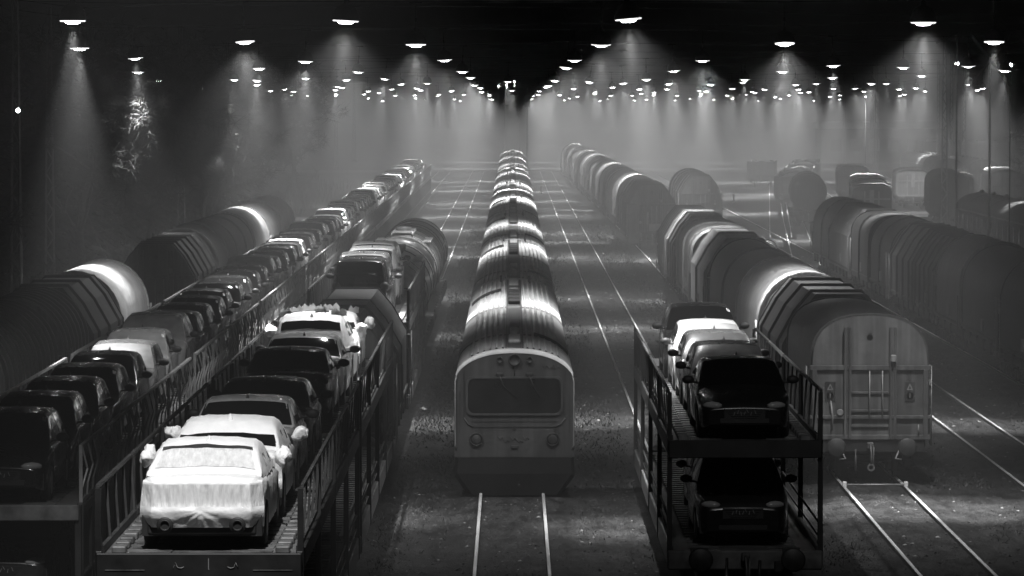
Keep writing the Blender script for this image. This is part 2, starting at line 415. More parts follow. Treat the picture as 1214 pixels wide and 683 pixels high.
ROWS = [ # depth, [x of each lamp]
    (48,  [-4.7, 5.6]),  # added floods out of frame, there to light the near cars
    (147, [-15.05, -5.7, 3.9, 14.4]),
    (190, [-20.3, -12.5, -4.26, 3.95, 12.3, 21.3]),
    (258, [-22.4, -12.2, -4.07, 3.9, 11.9, 20.5, 29.3]),
    (305, [-27.5, -18.4, -11.3, -3.6, 3.9, 11.5, 19.4, 27.3, 34.4]),
    (382, [-34.0, -26.6, -19.5, -11.9, -3.8, 3.9, 12.0, 20.4, 27.8, 34.5, 43.5]),
    (418, [-24, -16, -8.2, -.4, 7.8, 16, 24, 32, 40]),
    (454, [-29.0, -19.6, -12.2, -4.1, 3.9, 11.7, 20.3, 28.6, 36.2, 44.8, 52]),
    (520, [-27.4, -20.8, -11.6, -3.9, 4.2, 12.4, 19.5, 27.5, 36.0, 43.8, 51.5, 60]),
    (555, [-33, -24, -16, -8, 0, 8, 16.5, 24, 32, 40, 48, 57]),
    (590, [-29.2, -19.5, -12.5, -4.2, 3.8, 11.8, 20.6, 28.2, 35.2, 44.6, 53, 64]),
    (660, [-35.5, -28, -21, -11.5, -3.6, 4.1, 12.8, 19.8, 28.9, 36.8, 43.5, 59]),
    (700, [-33, -24, -16, -8, 8, 16.5, 24, 32, 40, 48, 57]),
    (740, [-31, -20.4, -13, -4.0, 3.7, 11.5, 21, 29.0, 37.5, 46, 56, 68]),
    (880, [-30, -20, -12, -4.5, 4.2, 12, 20, 28, 37, 46, 56, 68]),
    (970, [-30, -20, -12, -4.5, 4.2, 12, 20, 28, 37, 46, 56, 68]),
]
row_words = {57:'added floods, out of frame above the near cars'}
proto_lamp = None
lrng = random.Random(11)
SPANS = []; drop = []; LAMPS = []
SKEW = [0, 0, -.25, .5, -.3, -.7, .75, -.9, .4, -.7, .95, -.5, .6]
K = 0.6667
for ri, (d, xs) in enumerate(ROWS):
    if ri > 0:
        d = round(d*K); xs = [x*K for x in xs]
    zc = CAMZ + (1.8 - 0.0035*(d-98) if ri > 0 else 16.4)
    zs = []
    for ci, x in enumerate(xs):
        if proto_lamp is None:
            t = proto_lamp = make_lamp()
        else:
            t = copy_tree(proto_lamp)
        dz = lrng.uniform(-0.11, 0.11) if d > 100 else 0.0
        dy = lrng.uniform(-3, 3) if d > 100 else 0.0
        if d == 98: dy = -1.5 if x < 0 else (-3.6 if x < 5 else .6)
        if d > 110: dy += SKEW[ri % len(SKEW)]*x
        t.location = (x, d+dy, zc+dz)
        t.rotation_euler = (R(max(-11, min(11, lrng.gauss(0, 4.5 if d > 110 else 1)))), R(max(-9, min(9, lrng.gauss(0, 3.5 if d > 110 else 1)))), 0)
        if d == 98: t.rotation_euler = (0, R(3 if -6 < x < 0 else (-5 if 0 < x < 6 else 0)), 0)
        if ri == 0: t.rotation_euler = (R(36 if x < 0 else 58.5), 0, 0)  # the added floods tilt forward onto the near cars
        t.scale = (K, K, K)
        core, wide = BEAMS[('near' if x < 0 else 'low') if ri < 1 else ('dim' if x < -9.5 or (x > 13 and d < 300) else ('far' if d > 235 else ('side' if abs(x) > 7.5 else 'mid')))]
        for ch in list(t.children):
            b0 = ch.name.split('.')[0]
            if b0 == 'lamp_spill':
                ch.data = wide
                if d in (279, 370, 467): drop.append(ch)
            if b0 == 'lamp_light':
                if core: ch.data = core
                else: drop.append(ch)
        zs.append((x, d+dy, zc+dz+1.88*K)); LAMPS.append((x, d+dy))
        where = 'one from the left' if ci else 'leftmost one'
        tag(t, 'bell-shaped lamp, %s from the left in the %s row from the viewer' % (ordinal(ci+1), ordinal(ri+1)),  # the first row counted here is the added, unseen pair of floods
            'lamp', 'bell lamps hanging over the yard')
    SPANS.append((d, zs))
# span wires the lamps hang from, and the lattice masts that carry them
def make_mast(h=14.2):
    root = thing('lattice_mast')
    mb = MB()
    for sx in (-1, 1):
        for sy in (-1, 1):
            mb.tube([(sx*0.22, sy*0.22, 0.3), (sx*0.09, sy*0.09, h)], 0.035, 4, smooth=False)
    n = 22
    for k in range(n):
        z0, z1 = 0.3 + (h-0.3)*k/n, 0.3 + (h-0.3)*(k+1)/n
        w0, w1 = 0.22-0.13*k/n, 0.22-0.13*(k+1)/n
        s = 1 if k % 2 else -1
        for q in (-1, 1):
            mb.tube([(-s*w0, q*w0, z0), (s*w1, q*w1, z1)], 0.02, 4, smooth=False)
            mb.tube([(q*w0, -s*w0, z0), (q*w1, s*w1, z1)], 0.02, 4, smooth=False)
    obj('lattice', mb, M['galv'], root)
    mb = MB(); mb.box((0,0,0.12),(0.9,0.9,0.36), bev=0.04); obj('footing', mb, M['concrete'], root)
    return root
mast0 = None
for i, (d, zs) in enumerate(SPANS):
    pass
    xl, xr = zs[0][0]-4.5, zs[-1][0]+4.5
    if d == 98: xl, xr = -16.3, 16.0
    xl = min(xl, -15.8)
    if d < 90: xl, xr = -19.5, 15.0  # unseen span for the added floods
    wire = MB()
    yl, yr = zs[0][1], zs[-1][1]
    if d > 110: yl += SKEW[i % len(SKEW)]*(xl-zs[0][0]); yr += SKEW[i % len(SKEW)]*(xr-zs[-1][0])
    pts = [(xl, yl, zs[0][2]+0.6)] + [(x, y, z) for x, y, z in zs] + [(xr, yr, zs[-1][2]+0.6)]
    wire.tube(pts, 0.011, 5)
    wire.tube([(p[0], p[1], p[2]+ (0.9 if 0 < k < len(pts)-1 else 0.35)) for k, p in enumerate(pts)], 0.009, 5)
    o = obj('span_wire', wire, M['black_steel'])
    tag(o, 'dark span wire carrying the %s row of lamps from the viewer' % ordinal(i+1), 'wire', 'lamp span wires')
    for side, x, y in (('left', xl, yl), ('right', xr, yr)):
        if mast0 is None: t = mast0 = make_mast()
        else: t = copy_tree(mast0)
        t.location = (x, y, 0); t.rotation_euler = (0, 0, 0); t.scale = (1, 1, 1.93 if i == 0 else 1)  # first pair stretched tall to carry the added floods, out of frame
        tag(t, 'slim lattice mast at the %s end of the %s lamp row from the viewer' % (side, ordinal(i+1)), 'mast', 'lattice masts along the yard')

for ch in drop: bpy.data.objects.remove(ch)
# ------------------------------------------------------------------ cars
# local frame: front faces -y, ground at z = 0, x is the width
SPEC = {
 'hatchback': dict(L=4.05, W=1.76, top=[(0,.60),(.03,.70),(.08,.78),(.20,.88),(.27,.95),(.5,.97),(.8,1.0),(.95,.98),(.985,.92),(1,.84)],
                roof=[(.20,.88),(.27,1.06),(.38,1.35),(.45,1.45),(.6,1.49),(.78,1.46),(.90,1.37),(.95,1.17),(.985,.95)], g=(.20,.985), ws=(.04,.30), rw=(.86,.965), sw=(.22,.82), wr=.31, fa=.20, ra=.815),
 'saloon': dict(L=4.6, W=1.84, top=[(0,.58),(.025,.70),(.07,.76),(.22,.90),(.30,.96),(.5,.97),(.78,1.0),(.88,1.03),(.96,1.03),(.985,.99),(1,.86)],
                roof=[(.22,.90),(.29,1.06),(.40,1.34),(.46,1.42),(.58,1.45),(.68,1.42),(.74,1.34),(.84,1.12),(.885,1.03)], g=(.22,.885), ws=(.05,.34), rw=(.74,.97), sw=(.25,.80), wr=.33, fa=.19, ra=.80),
 'suv': dict(L=4.5, W=1.86, top=[(0,.70),(.025,.84),(.07,.93),(.22,1.04),(.27,1.08),(.5,1.08),(.8,1.10),(.95,1.08),(.985,1.0),(1,.92)],
                roof=[(.22,1.04),(.28,1.2),(.37,1.52),(.43,1.61),(.6,1.66),(.8,1.63),(.90,1.56),(.955,1.32),(.985,1.06)], g=(.22,.985), ws=(.04,.27), rw=(.88,.97), sw=(.22,.85), wr=.36, fa=.19, ra=.805),
 'van': dict(L=4.5, W=1.83, top=[(0,.72),(.025,.84),(.07,.95),(.16,1.05),(.22,1.10),(.5,1.12),(.8,1.13),(.96,1.13),(.99,1.08),(1,1.0)],
                roof=[(.16,1.05),(.22,1.25),(.32,1.62),(.38,1.74),(.5,1.80),(.8,1.80),(.945,1.77),(.975,1.62),(.995,1.10)], g=(.16,.995), ws=(.04,.25), rw=(.955,.99), sw=(.2,.88), wr=.32, fa=.19, ra=.80),
}
class CarShape:
    def __init__(s, kind, seed=0, wrapped=False):
        d = SPEC[kind]; s.d = d; s.L = d['L']; s.hw = d['W']/2; s.top = interp(d['top']); s.roof = interp(d['roof'])
        s.plan = interp([(0,.74),(.02,.82),(.06,.91),(.14,.965),(.3,.985),(.5,1.0),(.8,.985),(.92,.945),(.975,.87),(1,.80)])
        s.bot = interp([(0,.30),(.04,.24),(.1,.21),(.9,.23),(.96,.27),(1,.36)])
        s.wrapped = wrapped; s.seed = seed
        s.rmax = max(k[1] for k in d['roof'])
    def y(s, u): return -s.L/2 + u*s.L
    def jit(s, u, k):
        if not s.wrapped: return 0
        return 0.009*math.sin(u*47+k*2.1+s.seed) + 0.007*math.sin(u*83-k*1.3)
    def ring(s, u):
        w, zt, zb = s.plan(u)*s.hw, s.top(u), s.bot(u)
        for a in (s.d['fa'], s.d['ra']):
            dy = abs(u-a)*s.L; rr = s.d['wr']+.055
            if dy < rr: zb = max(zb, s.d['wr'] + math.sqrt(rr*rr-dy*dy)*0.98 - .02)
        h = zt-zb
        half = [(w*.93,zb),(w*.985,zb+h*.10),(w*1.0,zb+h*.42),(w*.99,zb+h*.70),(w*.965,zb+h*.88),(w*.925,zt-.015),(w*.84,zt+.004),(w*.5,zt+.022),(0,zt+.03)]
        pts = [(-x, z) for x, z in half] + [(x, z) for x, z in reversed(half[:-1])]
        return [(x + s.jit(u, k)*.7, s.y(u), z + s.jit(u, k+3)*.6) for k, (x, z) in enumerate(pts)]
    def G(s, u, v, off=0.0):
        """greenhouse surface; u 0..1 over its length, v 0..10 around"""
        g0, g1 = s.d['g']; uu = g0 + (g1-g0)*u
        wb = s.plan(uu)*s.hw*.945; zb = s.top(uu)-.02; zr = max(s.roof(uu), zb+.012); h = zr-zb
        wt = wb - .36*h if s.d is not SPEC['van'] else wb - .20*h
        c = [(-wb,zb),(-(wb*.62+wt*.38),zb+h*.42),(-(wb*.1+wt*.9),zb+h*.86),(-wt*.93,zr-.018),(-wt*.55,zr+.012),(0,zr+.022)]
        c = c + [(-x,z) for x,z in reversed(c[:-1])]
        i = min(9, int(v)); t = v-i
        x = c[i][0]*(1-t)+c[i+1][0]*t; z = c[i][1]*(1-t)+c[i+1][1]*t
        j = s.jit(uu, v*2)
        return Vector((x+j*.6, s.y(uu), z+j*.8))
    def patch(s, mb, u0, u1, v0, v1, off=0.006, nu=6, nv=8, m=0, inset=0.0):
        V = []
        for a in range(nu+1):
            row = []
            for b in range(nv+1):
                u = u0+(u1-u0)*a/nu
                # follow a slightly narrower outline at the ends
                k = inset*(1 - a/nu) if inset > 0 else -inset*(a/nu)
                v = v0+k + (v1-v0-2*k)*b/nv
                p = s.G(u, v); e = 0.012
                du = s.G(min(1,u+e), v)-s.G(max(0,u-e), v); dv = s.G(u, min(10,v+.1))-s.G(u, max(0,v-.1))
                n = dv.cross(du)
                if n.length > 0: n.normalize()
                c = Vector((0, p.y, .8))
                if n.dot(p-c) < 0: n = -n
                row.append(mb.bm.verts.new(p+n*off))
            V.append(row)
        for A, B in zip(V, V[1:]):
            for k in range(nv):
                f = mb.bm.faces.new((A[k], A[k+1], B[k+1], B[k])); f.smooth = True; f.material_index = m
    def body(s, mb, m=0, n=54):
        us = sorted(set([i/n for i in range(n+1)] + [.008,.016,.03,.97,.984,.992]))
        mb.loft([s.ring(u) for u in us], m, cap0=True, cap1=True)
        gs = [i/30 for i in range(31)]
        mb.loft([[s.G(u, v*.5) for v in range(21)] for u in gs], m)
    def end_point(s, u, xr, zr):
        """a point on the front (u small) or rear fascia surface; xr -1..1 of the half width, zr 0..1 of the height"""
        w, zt, zb = s.plan(u)*s.hw, s.top(u), s.bot(u)
        return Vector((xr*w, s.y(u), zb+(zt-zb)*zr))

def wheel_meshes(r):
    t = MB(); t.lathe([(r*.62,-.095),(r*.93,-.10),(r,-.07),(r,.07),(r*.93,.10),(r*.62,.095)], n=22, axis='X'); 
    t.lathe([(0.001,-.05),(r*.62,-.05)], n=22, axis='X'); t.lathe([(0.001,.05),(r*.62,.05)], n=22, axis='X')
    k = MB()
    k.lathe([(r*.64,.098),(r*.56,.10),(r*.54,.06)], n=20, axis='X'); k.lathe([(r*.64,-.098),(r*.56,-.10),(r*.54,-.06)], n=20, axis='X')
    for q in range(7):
        a = q*2*math.pi/7
        for sx in (-.085,.085): k.box((sx, math.cos(a)*r*.3, math.sin(a)*r*.3), (.02, r*.13, r*.6), rx=a-math.pi/2)
    return t.done('tyre'), k.done('rim')
WHEELS = {}
CARP = {}
def eyes(mb, c, sx, sy, sz, m=0, n=10, rz=0):
    """flattened ellipsoid, used for lenses, mirrors and bags"""
    rings = []
    for i in range(n//2+1):
        a = math.pi*i/(n//2); 
        rings.append([Vector((sx*math.sin(a)*math.cos(2*math.pi*k/n)*1.0, sy*math.sin(a)*math.sin(2*math.pi*k/n), sz*math.cos(a))) for k in range(n)])
    rot = Matrix.Rotation(rz, 3, 'Z')
    rings = [[rot@p + Vector(c) for p in r] for r in rings]
    for r in (rings[0], rings[-1]):
        for k, p in enumerate(r): r[k] = p + Vector((1e-4*math.cos(2*math.pi*k/n), 1e-4*math.sin(2*math.pi*k/n), 0))
    mb.loft(rings, m, closed=True)

def make_car(kind, paint, name, windscreen='glass', sticker=False):
    """a detailed car: body, windows, wheels, mirrors, lamps, plate"""
    s = CarShape(kind); root = thing(name); d = s.d
    b = MB(); s.body(b); bo = obj('body', b, M['trim'], root); bo.material_slots[0].link = 'OBJECT'; bo.material_slots[0].material = PAINT[paint]
    g = MB(); s.patch(g, d['ws'][0], d['ws'][1], 2.15, 7.85, nu=8, nv=10, inset=-0.25); o = obj('windscreen', g, M['glass'], root)
    o.material_slots[0].link = 'OBJECT'; o.material_slots[0].material = M[windscreen]
    g = MB(); s.patch(g, d['rw'][0], d['rw'][1], 2.5, 7.5, nu=6, nv=8, inset=0.1); o = obj('rear_window', g, M['glass'], root)
    for v0, v1 in ((.35, 1.9), (9.65, 8.1)):
        g = MB(); a, c = d['sw']; mid = (a+c)/2
        s.patch(g, a, mid-.015, v0, v1, nu=6, nv=3); s.patch(g, mid+.015, c, v0, v1, nu=6, nv=3)
        obj('side_window', g, M['glass'], root)
    if d['wr'] not in WHEELS: WHEELS[d['wr']] = wheel_meshes(d['wr'])
    tm, rm = WHEELS[d['wr']]
    for u in (d['fa'], d['ra']):
        for sx in (-1, 1):
            wo = obj('wheel', tm, M['tyre'], root, (sx*(s.hw-.13), s.y(u), d['wr'])); obj('rim', rm, M['rim'], wo)
    um = MB(); um.bx(-s.hw+.1, s.hw-.1, s.y(.04), s.y(.96), .24, .52); obj('underbody', um, M['trim'], root)
    um_u = d['g'][0] + (d['g'][1]-d['g'][0])*.17
    for sx in (-1, 1):
        mm = MB(); z = s.top(um_u)+.10
        eyes(mm, (sx*(s.hw+.10), s.y(um_u), z), .125, .075, .085); mm.tube([(sx*(s.hw-.09), s.y(um_u), z-.06), (sx*(s.hw+.03), s.y(um_u), z-.05)], .022, 6)
        o = obj('wing_mirror', mm, M['trim'], root)
    # lamps on the front corners and rear corners
    zt = s.top(.03)
    for sx in (-1, 1):
        mm = MB(); w = s.plan(.03)*s.hw
        eyes(mm, (sx*(w-.17), s.y(.022), zt-.05), .20, .085, .075, rz=sx*.38); obj('headlight', mm, M['lens'], root)
        mm = MB(); w = s.plan(.985)*s.hw
        zz = s.top(.97)-.14 if kind in ('saloon',) else s.top(.97)-.10
        eyes(mm, (sx*(w-.08), s.y(.983), zz), .15, .07, .085 if kind == 'saloon' else .15, rz=-sx*.4); obj('tail_light', mm, M['mid_steel'], root)
    mm = MB()
    for k in range(5): mm.box((0, s.y(0)-.012, zt-.14-.035*k), (.72-.06*k, .03, .016), bev=.004)
    mm.box((0, s.y(0)-.004, zt-.21), (.78, .02, .2)); mm.box((0, s.y(0)-.006, .37), (.95, .02, .10), bev=.01)
    obj('grille', mm, M['trim'], root)
    mm = MB()
    for q, (px, pz, ra) in enumerate(((-.2,-.20,.3),(-.13,-.17,.25),(-.07,-.2,-.15),(.0,-.19,.35),(.05,-.15,-.5),(.12,-.2,.2),(.2,-.17,-.4))): mm.box((px, s.y(0)-.034, zt+pz), (.009, .012, .075), ry=ra)
    obj('grille_emblem', mm, M['lens'], root)
    mm = MB(); mm.box((0, s.y(1)+.012, .62 if kind != 'saloon' else .66), (.52, .02, .12)); obj('rear_plate', mm, M['mid_steel'], root)
    mm = MB(); ur = .80 if kind != 'saloon' else .66
    pr = (ur-d['g'][0])/(d['g'][1]-d['g'][0]); p = s.G(min(.86, pr), 5)
    mm.loft([[(p.x-.03,p.y-.10,p.z-.01),(p.x,p.y-.10,p.z+.005),(p.x+.03,p.y-.10,p.z-.01)],[(p.x-.035,p.y+.05,p.z-.01),(p.x,p.y+.06,p.z+.075),(p.x+.035,p.y+.05,p.z-.01)],[(p.x-.02,p.y+.11,p.z-.01),(p.x,p.y+.10,p.z+.07),(p.x+.02,p.y+.11,p.z-.01)]], cap0=True, cap1=True)
    obj('roof_aerial', mm, M['trim'], root)
    if sticker:
        mm = MB(); u = d['ws'][0]+.8*(d['ws'][1]-d['ws'][0]); s.patch(mm, u-.02, u+.025, 6.9, 7.5, off=.012, nu=1, nv=1); obj('window_sticker', mm, M['sticker'], root)
    return root

def make_wrapped(kind, name, seed, cut_rear=True, ragged=False):
    """a car in white transport film: wrapped body, bagged mirrors, window openings"""
    s = CarShape(kind, seed, wrapped=True); d = s.d; root = thing(name)
    r2 = random.Random(seed)
    b = MB(); s.body(b, n=80); obj('body', b, M['film'], root)
    if cut_rear:
        mm = MB()
        u0, u1 = d['rw']; u0 = u0 + .10*(u1-u0); u1 = u1 - .18*(u1-u0)
        s.patch(mm, u0, u1, 3.1, 6.9, off=.008, nu=6, nv=8); obj('rear_window_film', mm, M['film_fold'], root)
        mm = MB(); s.patch(mm, u0-.022, u0+.012, 3.05, 6.95, off=.014, nu=1, nv=10)
        obj('window_edge', mm, M['panel_dark'], root)
    else:
        mm = MB(); s.patch(mm, d['rw'][0]+(.11 if kind == 'saloon' else .02), d['rw'][1]-.02, 2.7, 7.3, off=.008, nu=6, nv=8); obj('rear_window', mm, M['glass'], root)
    for v0, v1 in ((.5, 1.6), (9.5, 8.4)):
        g = MB(); a, c = d['sw']; mid = (a+c)/2
        if ragged:
            s.patch(g, a, mid-.03, v0, v1, nu=5, nv=3); s.patch(g, mid+.04, c-.06, v0, v1, nu=5, nv=3)
        else:
            s.patch(g, mid+.02, mid+.10, v0+.1, v1-.2, nu=3, nv=2); s.patch(g, a+.03, a+.12, v0+.1, v1-.2, nu=3, nv=2)
        obj('side_window', g, M['glass'], root)
    for u in (d['fa'], d['ra']):
        if d['wr'] not in WHEELS: WHEELS[d['wr']] = wheel_meshes(d['wr'])
        tm, rm = WHEELS[d['wr']]
        for sx in (-1, 1):
            wo = obj('wheel', tm, M['tyre'], root, (sx*(s.hw-.13), s.y(u), d['wr'])); obj('rim', rm, M['rim'], wo)
    um = MB(); um.bx(-s.hw+.06, s.hw-.06, s.y(.05), s.y(.985), .20, .5); obj('underbody', um, M['trim'], root)
    # bags over the mirrors
    ug = d['g'][0] + (d['g'][1]-d['g'][0])*.18
    for sx in (-1, 1):
        mm = MB(); z = s.top(ug)+.13
        for q in range(4):
            eyes(mm, (sx*(s.hw+.09+r2.uniform(-.03,.05)), s.y(ug)+r2.uniform(-.06,.06), z+r2.uniform(-.05,.06)), .105+r2.uniform(-.02,.02), .10, .11+r2.uniform(-.02,.03), n=16, rz=r2.uniform(0,1))
        for v in mm.bm.verts:
            nv = noise.noise_vector(v.co*9+Vector((seed,sx,0)))*.05 + noise.noise_vector(v.co*22)*.022; v.co += nv
        obj('mirror_bag', mm, M['bag'], root)
    # film drawn over the rear: pleats under the boot edge, then the taut bumper with its creased centre
    yp = interp([(0,-.12),(.03,.004),(.07,.012),(.46,.055),(.55,.085),(.66,.108),(.78,.09),(.9,.05),(1,.015)])
    zt = s.top(.985)+.0; H = zt-.33
    def rear(t0, t1, n, nt):
        rows = []
        for a in range(nt+1):
            t = t0+(t1-t0)*a/nt; row = []
            env = max(0, min(1, (t-.07)/.08))*max(0, min(1, (.53-t)/.06))
            for k in range(n+1):
                x = -1+2*k/n; fan = x*(1+.25*(t-.1))
                fold = env*(.0045*math.sin(fan*44+2.6*math.sin(fan*7+s.seed)+t*2*fan) + 0.0018*math.sin(fan*83+3*math.sin(fan*13)) + .004*math.sin(fan*23+t*4))
                e2 = max(0, min(1, (t-.56)/.06))
                cre = e2*(.006*math.sin(math.atan2(t-.6, abs(x-.03)+.05)*(11+3*(x>0))+x*4)*math.exp(-abs(x)*2.0) + .006*math.sin(x*11+t*9))
                w = s.hw*(.93+.04*min(1, t*2) - .03*max(0, t-.8)*5)
                row.append((x*w, s.y(1)+yp(t)+fold+cre-.95*max(0, abs(x)-.80)-.03*abs(x)**3, zt-H*t-.012*(1-x*x)*(-1)*(t<.5)))
            rows.append(row)
        return rows
    mm = MB(); mm.loft(rear(0, .08, 120, 3)); obj('boot_edge_film', mm, M['film'], root)
    mm = MB(); mm.loft(rear(.08, .54, 120, 14)); obj('pleated_film', mm, M['film_fold'], root)
    mm = MB(); mm.loft(rear(.54, 1.0, 120, 16)); obj('bumper_film', mm, M['film'], root)
    for sx in (-1, 1):
        mm = MB(); c = (sx*.52, s.y(1.0)+.10, .37)
        mm.lathe([(.055,-.06),(.075,-.05),(.085,.03),(.062,.035),(.055,-.05)], c, 16, axis='Y'); mm.lathe([(.12,-.02),(.12,.004),(.085,.01)], c, 16, axis='Y')
        obj('exhaust_pipe', mm, M['trim'], root)
    mm = MB(); mm.bx(-s.hw*.86, s.hw*.86, s.y(.965), s.y(.99), .22, .38, bev=.03); obj('bumper_base', mm, M['trim'], root)
    mm = MB(); p = s.G(.66 if kind == 'saloon' else .8, 5)
    mm.loft([[(-.05,p.y-.10,p.z-.02),(0,p.y-.08,p.z+.01),(.05,p.y-.10,p.z-.02)],[(-.05,p.y+.03,p.z-.02),(0,p.y+.04,p.z+.10),(.05,p.y+.03,p.z-.02)],[(-.03,p.y+.1,p.z-.02),(0,p.y+.09,p.z+.08),(.03,p.y+.1,p.z-.02)]], cap0=True, cap1=True)
    obj('roof_aerial', mm, M['bag'], root)
    if ragged:          # loose flaps of film on the roof
        for q in range(6):
            mm = MB(); u = r2.uniform(.3,.85); p = s.G(u, r2.choice((2.6,3.2,4.5,6,7.2)))
            a = r2.uniform(0,6.28); c, sn = math.cos(a), math.sin(a)
            rows = [[(p.x+c*(i-2)*.09+sn*.03*math.sin(i+j), p.y+sn*(i-2)*.09+.05*j, p.z-.02+.085*j*(1+.3*math.sin(i*2.1))*(1-.35*(i==0 or i==4))) for i in range(5)] for j in range(3)]
            mm.loft(rows); obj('loose_film', mm, M['bag'], root)
    return root

far_mesh = {}
def far_car_mesh(kind):
    """one-mesh car for the far end of the rows: slot 0 paint, 1 glass, 2 tyres"""
    if kind in far_mesh: return far_mesh[kind]
    s = CarShape(kind); d = s.d; b = MB(); s.body(b, n=30)
    s.patch(b, d['ws'][0], d['ws'][1], 2.15, 7.85, nu=4, nv=6, m=1); s.patch(b, d['rw'][0], d['rw'][1], 2.5, 7.5, nu=3, nv=5, m=1)
    for v0, v1 in ((.35,1.9),(9.65,8.1)): s.patch(b, d['sw'][0], d['sw'][1], v0, v1, nu=5, nv=2, m=1)
    for u in (d['fa'], d['ra']):
        for sx in (-1,1): b.lathe([(.001,-.1),(d['wr'],-.1),(d['wr'],.1),(.001,.1)], (sx*(s.hw-.13), s.y(u), d['wr']), 14, 2, 'X')
    for sx in (-1,1): eyes(b, (sx*(s.hw+.09), s.y(d['g'][0]+.13), s.top(.35)+.1), .12,.07,.08, 2, 8)
    me = b.done('car'); me.materials.append(M['trim']); me.materials.append(M['glass']); me.materials.append(M['tyre'])
    far_mesh[kind] = me
    return me
def far_car(kind, paint, loc, rz, name):
    o = bpy.data.objects.new(name, far_car_mesh(kind)); COL.objects.link(o); o.location = loc; o.rotation_euler = (0,0,rz)
    o.material_slots[0].link = 'OBJECT'; o.material_slots[0].material = PAINT[paint]
    return o
KINDNAME = {'hatchback':'hatchback_car','saloon':'saloon_car','suv':'off_road_car','van':'passenger_van'}
KINDWORD = {'hatchback':'hatchback','saloon':'saloon','suv':'tall estate car','van':'van'}
def place_car(kind, paint, loc, rz, label, group, windscreen='glass', sticker=False):
    key = (kind, sticker)
    if key not in CARP:
        t = CARP[key] = make_car(kind, paint, KINDNAME[kind], windscreen, sticker)
    else:
        t = copy_tree(CARP[key])
    for ch in t.children:
        if ch.name.split('.')[0] == 'body': ch.material_slots[0].material = PAINT[paint]
        if ch.name.split('.')[0] == 'windscreen': ch.material_slots[0].material = M[windscreen]
    t.location = loc; t.rotation_euler = (0,0,rz)
    return tag(t, label, 'car', group)
# ------------------------------------------------------------------ shared running gear
def bogie_meshes():
    f = MB()
    for sx in (-1, 1):
        f.loft([[(sx*.98-.06, y, z), (sx*.98+.06, y, z)] for y, z in ((-1.25,.62),(-.9,.72),(.9,.72),(1.25,.62))], smooth=False)
        f.bx(sx*.98-.06, sx*.98+.06, -1.2, 1.2, .42, .66, bev=.02)
        for y in (-.9, .9):
            f.bx(sx*1.05-.05, sx*1.05+.06, y-.16, y+.16, .36, .66, bev=.02); f.tube([(sx*1.04, y, .5), (sx*1.2, y, .5)], .11, 10)
        for y in (-.25, 0, .25): f.tube([(sx*1.0, y, .40), (sx*1.0, y, .68)], .09, 8)
    f.bx(-.95, .95, -.25, .25, .5, .8, bev=.02)
    w = MB()
    for y in (0,):
        w.tube([(-.9, y, .61), (.9, y, .61)], .08, 8)
        for sx in (-1, 1):
            w.lathe([(.001,-.06),(.40,-.06),(.46,-.05),(.46,.05),(.40,.06),(.001,.06)], (sx*.72, y, .61), 20, axis='X')
            w.lathe([(.48,-.02),(.48,.02)], (sx*.69, y, .61), 20, axis='X')
    return f.done('bogie'), w.done('wheelset')
BOG, WST = bogie_meshes()
def add_bogies(root, L, inset=2.1):
    for y in (inset, L-inset):
        b = obj('bogie', BOG, M['black_steel'], root, (0, y, 0))
        for dy in (-.9, .9): obj('wheelset', WST, M['rail_side'], b, (0, dy, 0))
def buffer_mesh():
    m = MB(); m.lathe([(.001,0),(.13,0),(.13,-.06),(.085,-.06),(.085,-.34),(.06,-.34),(.06,-.55),(.225,-.56),(.235,-.60),(.20,-.625),(.001,-.635)], n=20, axis='Y'); m.box((0,.01,0),(.34,.04,.34), bev=.01)
    return m.done('buffer')
BUF = buffer_mesh()
def add_buffers(root, y0, z=1.04, y1=None):
    for sx in (-1, 1): obj('buffer', BUF, M['dark_steel'], root, (sx*.875, y0, z))
    m = MB(); m.box((0, y0-.10, z), (.16,.2,.16), bev=.02); m.tube([(0,y0-.2,z+.02),(0,y0-.36,z-.02),(0,y0-.40,z-.25),(0,y0-.38,z-.42)], .028, 6)
    m.tube([(.06,y0-.2,z),(.06,y0-.34,z-.05),(.05,y0-.36,z-.5)], .025, 6); m.lathe([(.05,-.02),(.05,.02),(.10,.02),(.10,-.02)], (0,y0-.37,z-.52), 12, axis='Y')
    m.tube([(-.35,y0-.05,z-.1),(-.38,y0-.22,z-.3),(-.36,y0-.18,z-.62)], .03, 7)
    obj('coupling_hook', m, M['mid_steel'], root)
    if y1 is not None:
        for sx in (-1, 1):
            o = obj('buffer', BUF, M['dark_steel'], root, (sx*.875, y1, z)); o.rotation_euler = (0,0,math.pi)

